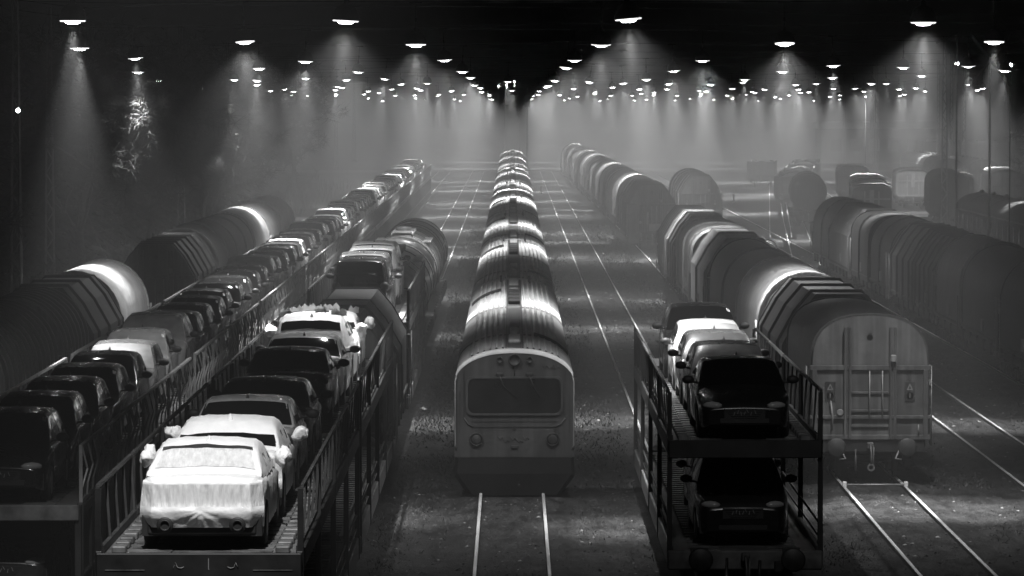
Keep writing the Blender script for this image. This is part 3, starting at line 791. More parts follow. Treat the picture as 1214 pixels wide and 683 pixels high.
# ------------------------------------------------------------------ wagons with sliding hoods
def prof(kind, k=1.0):
    """outline of a hood from lower left over the top to lower right; k grows it sideways and upwards"""
    e = (k-1)*1.5
    if kind == 'round':
        pts = [(-1.42-e, 1.35), (-1.42-e, 2.55)]
        for i in range(1, 16):
            a = math.pi - math.pi*i/16
            pts.append(((1.42+e)*math.cos(a), 2.75 + (1.60+e)*math.sin(a)**.92))
        return pts + [(1.42+e, 2.55), (1.42+e, 1.35)]
    if kind == 'arch':
        pts = [(-1.45-e, 1.25), (-1.45-e, 3.05)]
        for i in range(1, 14):
            a = math.pi - math.pi*i/14
            pts.append(((1.45+e)*math.copysign(abs(math.cos(a))**.8, math.cos(a)), 3.1 + (1.18+e)*math.sin(a)**.8))
        return pts + [(1.45+e, 3.05), (1.45+e, 1.25)]
    if kind == 'hex':
        return [(-1.45-e,1.3),(-1.45-e,3.0),(-1.02-e*.8,3.75+e*.5),(-.62-e*.4,4.22+e),(.62+e*.4,4.22+e),(1.02+e*.8,3.75+e*.5),(1.45+e,3.0),(1.45+e,1.3)]
    if kind == 'box':
        return [(-1.4-e,1.2),(-1.4-e,3.55),(-1.3-e,3.8+e*.3),(-.8,4.02+e),(.8,4.02+e),(1.3+e,3.8+e*.3),(1.4+e,3.55),(1.4+e,1.2)]
def hood(root, y0, y1, kind, k, m, ribs=0, name='sliding_hood', rm=None):
    b = MB(); P = prof(kind, k); sm = kind in ('round','arch')
    Pi = prof(kind, k-.03)
    b.loft([[(x,y0,z) for x,z in Pi], [(x,y0,z) for x,z in P], [(x,y0+.02,z) for x,z in P], [(x,y1-.02,z) for x,z in P], [(x,y1,z) for x,z in P], [(x,y1,z) for x,z in Pi]], smooth=False)
    for f in b.bm.faces: f.smooth = sm and abs(f.calc_center_median().y-(y0+y1)/2) < (y1-y0)/2-.03
    # closing plates at both ends, set a little inside
    Pf = prof(kind, k-.035)
    for y in (y0+.06, y1-.06): b.face([(x,y,z) for x,z in Pf])
    for i in range(ribs):
        y = y0 + (y1-y0)*(i+.5)/ribs; wd = min(.16, (y1-y0)/ribs*.42)
        Q = prof(kind, k+.055)
        b.loft([[(x,y-wd/2,z) for x,z in P], [(x,y-wd*.4,z) for x,z in Q], [(x,y+wd*.4,z) for x,z in Q], [(x,y+wd/2,z) for x,z in P]], smooth=False)
    # edge bands
    for y in (y0+.05, y1-.05):
        Q = prof(kind, k+.025)
        b.loft([[(x,y-.06,z) for x,z in P], [(x,y-.055,z) for x,z in Q], [(x,y+.055,z) for x,z in Q], [(x,y+.06,z) for x,z in P]], smooth=False)
    return obj(name, b, m, root)
def end_wall(root, y, kind, detail=True):
    """the end of a hooded wagon with its posts, beams and panels, facing -y"""
    P = prof(kind, .985)
    b = MB()
    b.loft([[(x,y,max(z,2.95)) for x,z in P], [(x,y+.10,max(z,2.95)) for x,z in P]], smooth=False, closed=True, cap0=True, cap1=True)
    w = obj('end_cap', b, M['end_cap'], root)
    b = MB(); b.bx(-1.46,1.46,y-.06,y+.08,1.22,2.96,bev=.015); obj('end_panel', b, M['end_wall'], root)
    if not detail: return
    b = MB()
    for x in (-1.38, 1.38): b.bx(x-.06,x+.06,y-.15,y-.062,1.25,2.93,bev=.012)
    for x in (-.56, .56):
        b.bx(x-.09,x-.03,y-.19,y-.062,1.2,3.98,bev=.01); b.bx(x+.03,x+.09,y-.19,y-.062,1.2,3.98,bev=.01); b.bx(x-.029,x+.029,y-.12,y-.064,1.2,3.98)
    for z, h in ((2.97,.12),(1.74,.09),(1.24,.12)): b.bx(-1.5,1.5,y-.145,y-.063,z-h/2,z+h/2,bev=.012)
    for z in (2.35, 1.52, 1.9): b.bx(-.46,.46,y-.12,y-.063,z-.03,z+.03,bev=.008)
    obj('end_frame', b, M['end_wall'], root)
    b = MB()
    for x in (-.02, .3): b.tube([(x, y-.20, 1.75), (x, y-.20, 2.9)], .018, 6)
    b.tube([(-.95,y-.13,1.4),(-.93,y-.18,1.75),(-.98,y-.14,2.15)], .022, 6)
    b.lathe([(.07,-.02),(.09,0),(.07,.02),(.05,0)], (-.75,y-.17,1.86), 12, axis='Y')
    for x in (-1.2, 1.2): b.tube([(x,y-.17,1.32),(x,y-.17,1.56)], .02, 6); 
    for sx in (-1, 1): b.tube([(sx*.75,y-.1,.98),(sx*.62,y-.3,.72),(sx*.78,y-.3,.70)], .022, 6)
    b.bx(.5,.64,y-.30,y-.19,3.12,3.30,bev=.02)
    obj('hand_rail', b, M['galv'], root)
    for sx in (-1, 1):
        b = MB(); b.bx(sx*.99-.13,sx*.99+.13,y-.085,y-.062,2.14,2.62)
        pl = obj('warning_plate', b, M['panel_dark'], root)
        b = MB(); c = sx*.99
        b.loft([[(c-.075,y-.089,2.42),(c,y-.089,2.58),(c+.075,y-.089,2.42)],[(c-.04,y-.089,2.44),(c,y-.089,2.53),(c+.04,y-.089,2.44)]], closed=True, smooth=False)
        b.lathe([(.06,0),(.09,0)], (c,y-.089,2.27), 18, axis='Y', smooth=False); b.bx(c-.012,c+.012,y-.09,y-.0885,2.22,2.33)
        obj('plate_symbol', b, M['galv'], pl)
    b = MB(); b.lathe([(.05,0),(.075,0)], (0,y-.004,3.72), 16, axis='Y', smooth=False); b.bx(-.035,.035,y-.006,y-.003,3.78,3.83); obj('cap_mark', b, M['dark_steel'], root)
def underframe(root, L, y0=.0):
    b = MB()
    for sx in (-1, 1): b.bx(sx*1.33-.06, sx*1.33+.06, .1, L-.1, .98, 1.24, bev=.02)
    b.bx(-1.25,1.25,.12,L-.12,1.08,1.2)
    for y in (.14, L-.14): b.bx(-1.36,1.36,y-.12,y+.12,.86,1.24,bev=.02)
    b.bx(-.25,.25,.3,L-.3,.8,1.08)
    for k in range(int(L/2.2)):
        y = 1.0+k*2.2
        for sx in (-1,1): b.bx(sx*1.4-.05, sx*1.4+.05, y-.1, y+.1, .9, 1.32, bev=.01)
    obj('underframe', b, M['black_steel'], root)
def hooded_wagon(x, y, sections, label, end='arch', detail=False, yaw=0.0, cat='freight wagon', group='hooded wagons'):
    """sections: list of (length, kind, scale, material, ribs)"""
    L = sum(s[0] for s in sections)+.5
    root = thing('hooded_wagon', (x, y, 0), yaw, label, cat, group)
    underframe(root, L); add_bogies(root, L)
    add_buffers(root, 0.0, y1=L) if True else None
    end_wall(root, .10, end, detail)
    yy = .25
    for (l, k, sc, m, ribs) in sections:
        hood(root, yy+.01, yy+l-.01, k, sc, M[m], ribs); yy += l
    for sx in (-1,1):           # ladders at the corners, data plates and latches on the sides
        for yy in (.55, L-.55):
            b = MB()
            for dy in (-.2,.2): b.tube([(sx*1.56,yy+dy,1.0),(sx*1.56,yy+dy,3.0)], .018, 5)
            for q in range(7): b.tube([(sx*1.56,yy-.2,1.1+.28*q),(sx*1.56,yy+.2,1.1+.28*q)], .014, 4)
            for z in (1.15, 2.9): b.tube([(sx*1.36,yy,z),(sx*1.57,yy,z)], .016, 4); b.tube([(sx*1.56,yy-.2,z),(sx*1.56,yy+.2,z)], .016, 4)
            obj('ladder', b, M['galv'], root)
    yy = .25
    for (l, k, sc, m, ribs) in sections:
        e = (sc-1)*1.5+1.47
        for sx in (-1,1):
            b = MB()
            for q in (.18, l-.18): b.bx(sx*e-.03,sx*e+.05,yy+q-.05,yy+q+.05,1.3,2.5,bev=.01)
            b.bx(sx*e-.02,sx*e+.03,yy+.13,yy+l-.13,1.42,1.5)
            obj('latch_bar', b, M['dark_steel'], root)
        b = MB(); b.bx(-e-.015,-e+.06,yy+l*.4,yy+l*.4+.6,1.6,2.0); obj('data_plate', b, M['galv'], root)
        yy += l
    b = MB(); P = prof(sections[-1][1], .985); b.face([(px, L-.1, pz) for px, pz in P]); b.bx(-1.3,1.3,L-.16,L-.105,1.25,2.9); obj('end_panel', b, M['end_wall'], root)
    return root

# ------------------------------------------------------------------ tank wagon
def tank_wagon(x, y, L, r, zc, m, label, yaw=0.0, bands=True, dome=True):
    root = thing('tank_wagon', (x, y, 0), yaw, label, 'tank wagon', 'tank wagons')
    underframe(root, L); add_bogies(root, L); add_buffers(root, 0.0, y1=L)
    b = MB()
    pr = [(.001,.35),(r*.45,.39),(r*.8,.52),(r*.96,.72),(r,.95)] + [(r,.95+(L-1.9)*t/4) for t in (1,2,3,4)] + [(r*.96,L-.72),(r*.8,L-.52),(r*.45,L-.39),(.001,L-.35)]
    b.lathe(pr, (0,0,zc), 40, axis='Y'); t = obj('tank_barrel', b, M[m], root)
    if bands:
        for f in (.12,.30,.62,.86):
            b = MB(); y0 = L*f; b.lathe([(r+.001,y0-.09),(r+.03,y0-.085),(r+.03,y0+.085),(r+.001,y0+.09)], (0,0,zc), 40, axis='Y'); obj('hoop', b, M['black_steel'], t)
    if dome:
        b = MB(); b.bx(-.42,.42,L*.3,L*.7,zc+r+.10,zc+r+.14)
        for k in range(9):
            yy = L*.3+k*L*.05
            for sx in (-.42,.42): b.tube([(sx,yy,zc+r-.06),(sx,yy,zc+r+.12)], .02, 5)
        for sx in (-.85,.85):
            b.bx(sx-.3,sx+.3,L*.36,L*.52,zc+r-.30,zc+r-.26); b.bx(sx-.3,sx+.3,L*.54,L*.7,zc+r-.30,zc+r-.26)
        obj('walkway', b, M['galv'], root)
        b = MB(); b.lathe([(.34,0),(.34,.26),(.30,.3),(.001,.33)], (0,L*.5,zc+r-.03), 20); obj('dome', b, M[m], root)
    b = MB()
    for f in (.17,.83): b.bx(-1.1,1.1,L*f-.3,L*f+.3,1.2,zc-r*.55)
    obj('saddle', b, M['black_steel'], root)
    return root

# ------------------------------------------------------------------ open double deck car carriers
def picket_rail(parent, side, y0, y1, z, step=1.15, h=.95, lean=.06, name='guard_rail'):
    b = MB(); x = side*1.40
    n = max(2, int((y1-y0)/step))
    for k in range(n+1):
        y = y0+(y1-y0)*k/n
        b.box((x+side*lean*.5, y, z+h/2), (.035,.05,h), ry=side*math.atan2(lean, h))
    b.box((x+side*lean, (y0+y1)/2, z+h), (.05, y1-y0, .05)); b.box((x, (y0+y1)/2, z+.05), (.06, y1-y0, .10))
    return obj(name, b, M['dark_steel'], parent)
def carrier_open(x, y, L, label, zlow=1.0, zup=3.2, marks=False):
    root = thing('car_carrier_wagon', (x, y, 0), 0, label, 'car carrier', 'open double deck car carriers')
    b = MB(); b.bx(-1.42,1.42,.1,L-.1,zlow-.14,zlow)
    for k in range(int(L/.5)):
        for sx in (-1,1): b.bx(sx*.75-.28, sx*.75+.28, .3+k*.5, .3+k*.5+.16, zlow+.002, zlow+.02)
    b.bx(-1.48,1.48,-.06,.1,zlow-.34,zlow+.03,bev=.03); b.bx(-1.48,1.48,L-.1,L+.06,zlow-.34,zlow+.03,bev=.03)
    for sx in (-1,1): b.bx(sx*1.42-.05,sx*1.42+.05,.1,L-.1,zlow-.3,zlow+.12,bev=.02)
    obj('lower_deck', b, M['deck_steel'], root)
    b = MB(); b.bx(-1.40,1.40,.05,L-.05,zup-.12,zup)
    for k in range(int((L-.6)/.62)):
        yy = .3+k*.62
        for sx in (-1,1):
            b.bx(sx*.72-.30, sx*.72+.30, yy, yy+.40, zup+.002, zup+.022); b.bx(sx*1.17-.10, sx*1.17+.10, yy+.02, yy+.36, zup+.002, zup+.10, bev=.015)
    obj('upper_deck', b, M['deck_steel'], root)
    b = MB(); b.bx(-1.46,1.46,-.05,.05,zup-.30,zup+.04,bev=.015)
    for sx in (-1,1): b.bx(sx*1.43-.05,sx*1.43+.05,.05,L-.05,zup-.24,zup+.06,bev=.015)
    b.bx(-1.46,1.46,L-.05,L+.05,zup-.30,zup+.04,bev=.015)
    obj('deck_beam', b, M['black_steel'], root)
    if marks:
        for c, s in ((-.28,1),(.48,-1)):
            pts = [(c-.08*s,-.056,zup-.17),(c-.05*s,-.056,zup-.09),(c-.02*s,-.056,zup-.16),(c+.03*s,-.056,zup-.17),(c+.07*s,-.056,zup-.15)]
            b = MB(); b.tube(pts, .007, 4); obj('chalk_mark', b, M['galv'], root)
        b = MB(); b.bx(.135,.147,-.06,-.052,zup-.19,zup-.03); obj('chalk_mark', b, M['galv'], root)
        for sx in (-1,1): b = MB(); b.bx(sx*1.05-.28,sx*1.05+.28,-.06,-.052,zup-.205,zup-.19); obj('beam_lip', b, M['mid_steel'], root)
    n = max(3, int(L/5.4))
    for k in range(n+1):
        yy = .12+(L-.24)*k/n
        for sx in (-1,1):
            b = MB(); b.loft([[(sx*1.44-.05,yy-.07,zlow-.3),(sx*1.44+.05,yy-.07,zlow-.3),(sx*1.44+.05,yy+.07,zlow-.3),(sx*1.44-.05,yy+.07,zlow-.3)],
                              [(sx*1.44-.04,yy-.05,zup+.95),(sx*1.44+.04,yy-.05,zup+.95),(sx*1.44+.04,yy+.05,zup+.95),(sx*1.44-.04,yy+.05,zup+.95)]], closed=True, smooth=False, cap0=True, cap1=True)
            b.tube([(sx*1.42,yy+.05,zup-.25),(sx*1.42,yy+.75,zup-.28),], .03, 5)
            obj('post', b, M['black_steel'], root)
    for sx in (-1,1):
        for k in range(n):
            y0 = .12+(L-.24)*k/n+.1; y1 = .12+(L-.24)*(k+1)/n-.1
            picket_rail(root, sx, y0, y1, zup+.02)
        b = MB(); b.tube([(sx*1.42,.2,zlow+.55),(sx*1.42,L-.2,zlow+.55)], .025, 5); b.tube([(sx*1.42,.2,zlow+.28),(sx*1.42,L-.2,zlow+.28)], .02, 5)
        obj('lower_rail', b, M['dark_steel'], root)
    for yy in (3.0, L*.5-1.4, L*.5+1.4, L-3.0):
        w = MB(); w.tube([(-.95,yy,.55),(.95,yy,.55)], .07, 8)
        for sx in (-1,1):
            w.lathe([(.001,-.06),(.36,-.06),(.40,-.05),(.40,.05),(.001,.06)], (sx*.72,yy,.55), 18, axis='X')
            q = MB(); q.bx(sx*1.0-.06,sx*1.0+.06,yy-.5,yy+.5,.5,.7,bev=.02); obj('axle_box', q, M['black_steel'], root)
        obj('wheelset', w, M['black_steel'], root)
    add_buffers(root, -.06, z=.92, y1=L+.06)
    b = MB(); b.bx(.55,.85,-.14,-.062,.62,.84,bev=.02); b.tube([(-.35,-.08,.9),(-.36,-.12,.3)], .03, 6); b.tube([(.28,-.08,.85),(.25,-.16,.35)], .035, 6); obj('brake_hose', b, M['black_steel'], root)
    return root

# ------------------------------------------------------------------ closed sided double deck carriers (outer left row)
def carrier_closed(L=25.6, z0=.75, zup=2.62):
    root = thing('car_carrier_wagon')
    b = MB(); b.bx(-1.36,1.36,.05,L-.05,zup-.12,zup)
    for k in range(int(L/.7)):
        for sx in (-1,1): b.bx(sx*.72-.28,sx*.72+.28,.2+k*.7,.2+k*.7+.4,zup+.002,zup+.02)
    b.bx(-1.44,1.44,-.05,.05,zup-.24,zup+.03,bev=.015); b.bx(-1.44,1.44,L-.05,L+.05,zup-.24,zup+.03,bev=.015)
    obj('upper_deck', b, M['deck_steel'], root)
    b = MB(); b.bx(-1.3,1.3,.1,L-.1,z0,z0+.16); b.bx(-1.4,1.4,-.04,.14,z0-.2,z0+.2,bev=.02); b.bx(-1.4,1.4,L-.14,L+.04,z0-.2,z0+.2,bev=.02)
    obj('lower_deck', b, M['deck_steel'], root)
    for sx in (-1,1):
        b = MB(); x0 = sx*1.40
        b.bx(x0-.035,x0+.035,.2,L-.2,z0,zup-.02)
        n = int(L/1.55)
        for k in range(n+1):
            y = .25+(L-.5)*k/n; b.bx(sx*1.445-.05,sx*1.445+.05,y-.06,y+.06,z0-.02,zup+.05,bev=.012)
        b.bx(sx*1.45-.05,sx*1.45+.05,.2,L-.2,zup-.16,zup+.02,bev=.015); b.bx(sx*1.44-.03,sx*1.44+.05,.2,L-.2,z0+.6,z0+.68,bev=.01); b.bx(sx*1.45-.05,sx*1.45+.05,.2,L-.2,z0-.1,z0+.08,bev=.015)
        obj('side_wall', b, M['panel_dark'], root)
        np_ = 8; pl = (L-.6)/np_
        for k in range(np_):
            ya, yb = .3+k*pl+.12, .3+(k+1)*pl-.12
            b = MB(); xr = sx*1.44; m = int((yb-ya)/.78)
            kind = (k*5+2) % 8
            for q in range(m+1):
                y = ya+(yb-ya)*q/m
                pts = [(xr, y, zup+.04), (xr+sx*.015, y+.02, zup+.30), (xr+sx*.10, y+.10, zup+.62), (xr+sx*.02, y+.02, zup+1.0)]
                wd = .035
                b.loft([[(p[0]-.015,p[1]-wd/2,p[2]),(p[0]+.015,p[1]-wd/2,p[2]),(p[0]+.015,p[1]+wd/2,p[2]),(p[0]-.015,p[1]+wd/2,p[2])] for p in pts], closed=True, smooth=False, cap0=True, cap1=True)
            b.bx(xr-.03,xr+.03,ya-.03,yb+.05,zup+.99,zup+1.04); b.bx(xr-.02,xr+.03,ya-.03,yb+.03,zup+.03,zup+.10)
            for y in (ya-.05, yb+.05): b.bx(xr-.03,xr+.03,y-.03,y+.03,zup,zup+1.04)
            if kind == 6: b.bx(xr-.02,xr-.012,ya,yb,zup+.1,zup+.98)
            obj('fence_panel', b, M['galv'], root)
        for y in (.1, L-.1):
            b = MB(); b.bx(sx*1.42-.06,sx*1.42+.06,y-.08,y+.08,z0-.1,zup+.02,bev=.012); obj('post', b, M['black_steel'], root)
    add_bogies(root, L, 3.2); add_buffers(root, -.05, z=.98, y1=L+.05)
    return root

# ------------------------------------------------------------------ railcars of the middle train
def railcar(L, first):
    root = thing('railcar')
    W = 1.42; zs, zt = 2.98, 3.60
    def roofz(x):   # flat arch with rounded shoulders
        a = min(1, abs(x)/W); return zs + (zt-zs)*(max(0, 1-a**2.4))**.62
    # corrugated roof in two tones with smooth pale edges
    xs = [-1.12+2.24*i/400 for i in range(401)]
    def corr(x): return max(0, math.sin(2*math.pi*(x+.09/4)/.15))**.7*.05 if abs(x) > .21 else 0.0
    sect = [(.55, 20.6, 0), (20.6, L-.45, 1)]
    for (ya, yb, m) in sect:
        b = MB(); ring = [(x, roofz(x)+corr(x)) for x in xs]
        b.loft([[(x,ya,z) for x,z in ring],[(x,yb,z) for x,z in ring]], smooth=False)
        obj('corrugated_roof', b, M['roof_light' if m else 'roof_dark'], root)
    b = MB()
    for s in (-1,1):
        ex = [s*(1.12+.30*i/14) for i in range(15)]
        b.loft([[(x,.0,roofz(x)+.004) for x in ex],[(x,L,roofz(x)+.004) for x in ex]])
    full = [-1.415+2.83*i/60 for i in range(61)]
    b.loft([[(x,-.015,roofz(x)-.08) for x in full],[(x,0.0,roofz(x)+.022) for x in full],[(x,.14,roofz(x)+.035) for x in full],[(x,.16,roofz(x)+.008) for x in full]])
    b.loft([[(x,.155,roofz(x)+.005) for x in full],[(x,.56,roofz(x)+.005) for x in full]])
    b.loft([[(x,L-.46,roofz(x)+.005) for x in full],[(x,L-.16,roofz(x)+.005) for x in full]])
    b.loft([[(x,L-.17,roofz(x)+.005) for x in full],[(x,L-.15,roofz(x)+.04) for x in full],[(x,L,roofz(x)+.03) for x in full],[(x,L+.01,roofz(x)-.08) for x in full]])
    obj('roof_edge', b, M['roof_edge'], root)
    for y in (6.4, 20.6):
        b = MB(); b.loft([[(x,y-.16,roofz(x)+.001) for x in full],[(x,y-.14,roofz(x)+.034) for x in full],[(x,y+.14,roofz(x)+.034) for x in full],[(x,y+.16,roofz(x)+.001) for x in full]])
        obj('roof_band', b, M['galv'], root)
    b = MB()
    for s in (-1,1): b.bx(s*.20-.025,s*.20+.025,.7,L-.6,zt-.03,zt+.03)
    b.bx(-.17,.17,.7,L-.6,zt-.05,zt+.006)
    obj('roof_channel', b, M['mid_steel'], root)
    b = MB()
    b.bx(-.15,.15,2.6,5.2,zt,zt+.10,bev=.03); b.bx(-.11,.11,5.4,7.4,zt,zt+.17,bev=.04); b.bx(-.13,.13,10.5,12.0,zt,zt+.08,bev=.02)
    b.bx(-.15,.15,L-8.5,L-1.2,zt,zt+.10,bev=.02)
    obj('roof_vent', b, M['unit_white'], root)
    b = MB()
    for k in range(5): b.bx(-.17,.17,22.4+k*2.2,23.6+k*2.2,zt+.008,zt+.13,bev=.02)
    obj('louvre', b, M['louver'], root)
    b = MB()   # dark pipes, crossing the roof from the shoulder towards the middle
    b.loft([[(x, 31.4-abs(x)*2.0+.0, roofz(x)+.03),(x, 31.4-abs(x)*2.0+.35, roofz(x)+.03),(x, 31.4-abs(x)*2.0+.35, roofz(x)+.12),(x, 31.4-abs(x)*2.0, roofz(x)+.12)] for x in [-1.3+.9*i/12 for i in range(13)]], closed=True, cap0=True, cap1=True, smooth=False)
    obj('roof_pipe', b, M['black_steel'], root); b = MB()
    b.loft([[(x, 6.9-abs(x)*1.6, roofz(x)+.03),(x, 6.9-abs(x)*1.6+.2, roofz(x)+.03),(x, 6.9-abs(x)*1.6+.2, roofz(x)+.11),(x, 6.9-abs(x)*1.6, roofz(x)+.11)] for x in [.5+.85*i/12 for i in range(13)]], closed=True, cap0=True, cap1=True, smooth=False)
    obj('roof_pipe', b, M['black_steel'], root)
    for x in (-.42,.5):
        b = MB(); b.tube([(x,L-2.2,roofz(x)),(x,L-2.2,roofz(x)+.26)], .05, 6); obj('roof_post', b, M['black_steel'], root)
    # body shell
    b = MB()
    for s in (-1,1):
        b.loft([[(s*1.42,y,zs+.02),(s*1.45,y,2.5),(s*1.45,y,1.15),(s*1.43,y,.95)] for y in (.02, L*.5, L-.02)], smooth=False)
    b.face([(-1.42,L-.02,zs),(1.42,L-.02,zs),(1.45,L-.02,1.0),(-1.45,L-.02,1.0)])
    fr = [(x, roofz(x)-.05) for x in full]
    obj('body_shell', b, M['railcar_side'], root)
    b = MB(); b.face([(-1.445,.0,1.02)]+[(x,0.0,z) for x,z in fr]+[(1.445,.0,1.02)])
    b.bx(-1.445,1.445,.002,.10,1.0,2.96)
    obj('front_panel', b, M['railcar_face'], root)
    for s in (-1,1):
        for k in range(int((L-4)/2.3)):
            y = 2.2+k*2.3; b = MB(); b.bx(s*1.452-.008,s*1.452+.008,y,y+1.6,1.9,2.72,bev=.004); obj('side_window', b, M['glass'], root)
    b = MB(); b.bx(-1.36,1.36,.1,L-.1,.42,1.0)
    b.loft([[(-1.44,.06,1.02),(-1.36,-.16,1.0),(1.36,-.16,1.0),(1.44,.06,1.02)],[(-1.45,.05,.55),(-1.38,-.22,.62),(1.38,-.22,.62),(1.45,.05,.55)],[(-1.16,.10,.14),(-1.0,-.16,.10),(1.0,-.16,.10),(1.16,.10,.14)]], smooth=False)
    b.bx(-1.2,1.2,.3,3,.2,.6); b.bx(-1.2,1.2,L-3,L-.3,.2,.6)
    obj('skirt', b, M['railcar_skirt'], root)
    add_bogies(root, L, 3.0)
    if first:
        b = MB(); b.bx(-1.13,1.13,-.022,-.002,2.06,2.92,bev=.006)
        wf = obj('windscreen', b, M['cab_glass'], root)
        b = MB()
        def frame(x0,x1,z0,z1,t,y0,y1,bm):
            n = 6; r = .16; pts = []
            for cx,cz,a0 in ((x1-r,z1-r,0),(x0+r,z1-r,90),(x0+r,z0+r,180),(x1-r,z0+r,270)):
                for i in range(n+1):
                    a = R(a0+90*i/n); pts.append((cx+r*math.cos(a), cz+r*math.sin(a)))
            mx, mz = (x0+x1)/2, (z0+z1)/2
            inn = [(p[0]+(-t if p[0]>mx else t), p[1]+(-t if p[1]>mz else t)) for p in pts]
            bm.loft([[(p[0],y1,p[1]) for p in pts],[(p[0],y0,p[1]) for p in pts],[(p[0],y0,p[1]) for p in inn],[(p[0],y1,p[1]) for p in inn]], closed=True, smooth=False)
        frame(-1.17,1.17,2.02,2.96,.05,-.045,.0,b); obj('window_surround', b, M['railcar_face'], wf)
        b = MB()
        for s in (-.36,.36):
            b.tube([(s,-.05,2.98),(s+.10,-.06,2.72),(s+.42*(1 if s<0 else .6),-.06,2.45)], .012, 5); b.bx(s-.09,s+.09,-.06,-.002,2.96,3.05,bev=.02)
        obj('wiper', b, M['black_steel'], wf)
        b = MB()
        for s in (-1,1):
            b.bx(s*1.22-.018,s*1.22+.018,-.012,.001,1.95,3.12); b.bx(s*1.32-.01,s*1.32+.01,-.010,.001,1.6,2.6)
            b.tube([(s*1.22,-.006,1.96),(s*1.12,-.006,1.80),(s*1.0,-.006,1.74)], .02, 5)
        b.bx(-1.0,1.0,-.012,.001,1.725,1.75); b.bx(-1.05,1.05,-.010,.001,1.86,1.88); b.bx(-.09,.09,-.03,.001,1.21,1.29,bev=.01); b.bx(-.03,.03,-.03,.001,1.68,1.76); b.bx(.96,1.08,-.012,.001,1.35,1.76)
        obj('panel_seam', b, M['panel_dark'], root)
        b = MB()
        for q, (x,z) in enumerate(((-.40,1.52),(-.28,1.46),(-.1,1.5),(.05,1.45),(.2,1.52),(.66,3.26),(.8,3.22),(.95,3.24))):
            b.tube([(x,-.008,z),(x+.06,-.008,z-.10),(x+.10,-.008,z-.02),(x+.15,-.008,z-.09)], .011, 4)
        obj('scrawl', b, M['panel_dark'], root)
        for s in (-1,1):
            b = MB(); b.lathe([(.165,.0),(.165,-.05),(.135,-.055),(.135,-.03)], (s*.92,0,1.44), 24, axis='Y'); h = obj('headlight', b, M['trim'], root)
            b = MB(); b.lathe([(.134,-.03),(.10,-.045),(.001,-.05)], (s*.92,0,1.44), 24, axis='Y'); obj('lens', b, M['panel_dark'], h)
        b = MB()
        for x, r in ((0,.15),(-.36,.075),(.36,.075)): b.lathe([(r,.0),(r,-.07),(r*.8,-.07),(r*.78,-.03),(.001,-.03)], (x,0,3.36), 24, axis='Y')
        b.tube([(0,-.01,3.22),(0,-.01,2.98)], .012, 5)
        obj('marker_light', b, M['trim'], root)
        b = MB()
        for s in (-1,1): b.tube([(s*1.40,-.02,1.2),(s*1.43,-.05,1.3),(s*1.43,-.05,2.85),(s*1.40,-.02,2.95)], .02, 6)
        obj('hand_rail', b, M['galv'], root)
    return root
# ------------------------------------------------------------------ open and boxy wagons, coach
def gondola(x, y, L, yaw, label, h=1.3):
    root = thing('open_wagon', (x,y,0), yaw, label, 'freight wagon', 'low open wagons')
    underframe(root, L); add_bogies(root, L); add_buffers(root, 0, y1=L)
    b = MB()
    for s in (-1,1): b.bx(s*1.38-.05,s*1.38+.05,.1,L-.1,1.2,1.2+h)
    for yy in (.12,L-.12): b.bx(-1.33,1.33,yy-.05,yy+.05,1.2,1.2+h-.004)
    for k in range(int(L/1.3)+1):
        yy = .3+k*1.3
        for s in (-1,1): b.bx(s*1.46-.06,s*1.46+.06,yy-.06,yy+.06,1.15,1.2+h+.02,bev=.01)
    for s in (-1,1): b.bx(s*1.40-.09,s*1.40+.09,.05,L-.05,1.2+h+.003,1.2+h+.09,bev=.01)
    obj('side_wall', b, M['mid_steel'], root)
    b = MB(); rows = []
    for j in range(13): rows.append([(-1.3+2.6*i/8, .3+(L-.6)*j/12, 1.2+h-.35+.45*math.sin(math.pi*i/8)+rng.uniform(-.06,.06)) for i in range(9)])
    b.loft(rows); obj('load', b, M['panel_dark'], root)
    return root
def boxcar(x, y, L, yaw, label, top='arch', zt=4.2, ribs=True, name='box_wagon', m='mid_steel', group='box wagons', front_light=False):
    root = thing(name, (x,y,0), yaw, label, 'freight wagon', group)
    underframe(root, L); add_bogies(root, L); add_buffers(root, 0, y1=L)
    P = prof(top, 1.0); sc = (zt-1.2)/(4.2-1.2); P = [(px, 1.2+(pz-1.2)*sc) for px,pz in P]
    b = MB(); b.loft([[(px,.12,pz) for px,pz in P],[(px,L-.12,pz) for px,pz in P]], smooth=False); 
    for yy in (.12, L-.12): b.face([(px,yy,pz) for px,pz in P])
    obj('box_body', b, M[m], root)
    if top == 'box':
        b = MB(); b.loft([[(-1.42,.06,zt-.17),(-.82,.06,zt+.05),(.82,.06,zt+.05),(1.42,.06,zt-.17)],[(-1.42,L-.06,zt-.17),(-.82,L-.06,zt+.05),(.82,L-.06,zt+.05),(1.42,L-.06,zt-.17)]], smooth=False); obj('roof', b, M['hood_light'], root)
    if ribs:
        b = MB(); Q = [(px*1.03, pz+.03) for px,pz in P]
        for k in range(int(L/.95)+1):
            yy = .3+k*(L-.6)/int(L/.95)
            b.loft([[(px,yy-.06,pz) for px,pz in P],[(px,yy-.05,pz) for px,pz in Q],[(px,yy+.05,pz) for px,pz in Q],[(px,yy+.06,pz) for px,pz in P]], smooth=False)
        obj('rib', b, M['galv' if front_light else 'dark_steel'], root)
    b = MB()
    for xx in (-.5,.5): b.bx(xx-.05,xx+.05,.03,.118,1.25,zt-.5,bev=.01)
    b.bx(-1.3,1.3,.04,.116,2.5,2.6,bev=.01); b.bx(-1.3,1.3,.04,.116,1.24,1.36,bev=.01)
    b.bx(-.16,.16,.02,.117,2.0,3.2,bev=.01)
    obj('end_frame', b, M['galv' if front_light else 'dark_steel'], root)
    return root
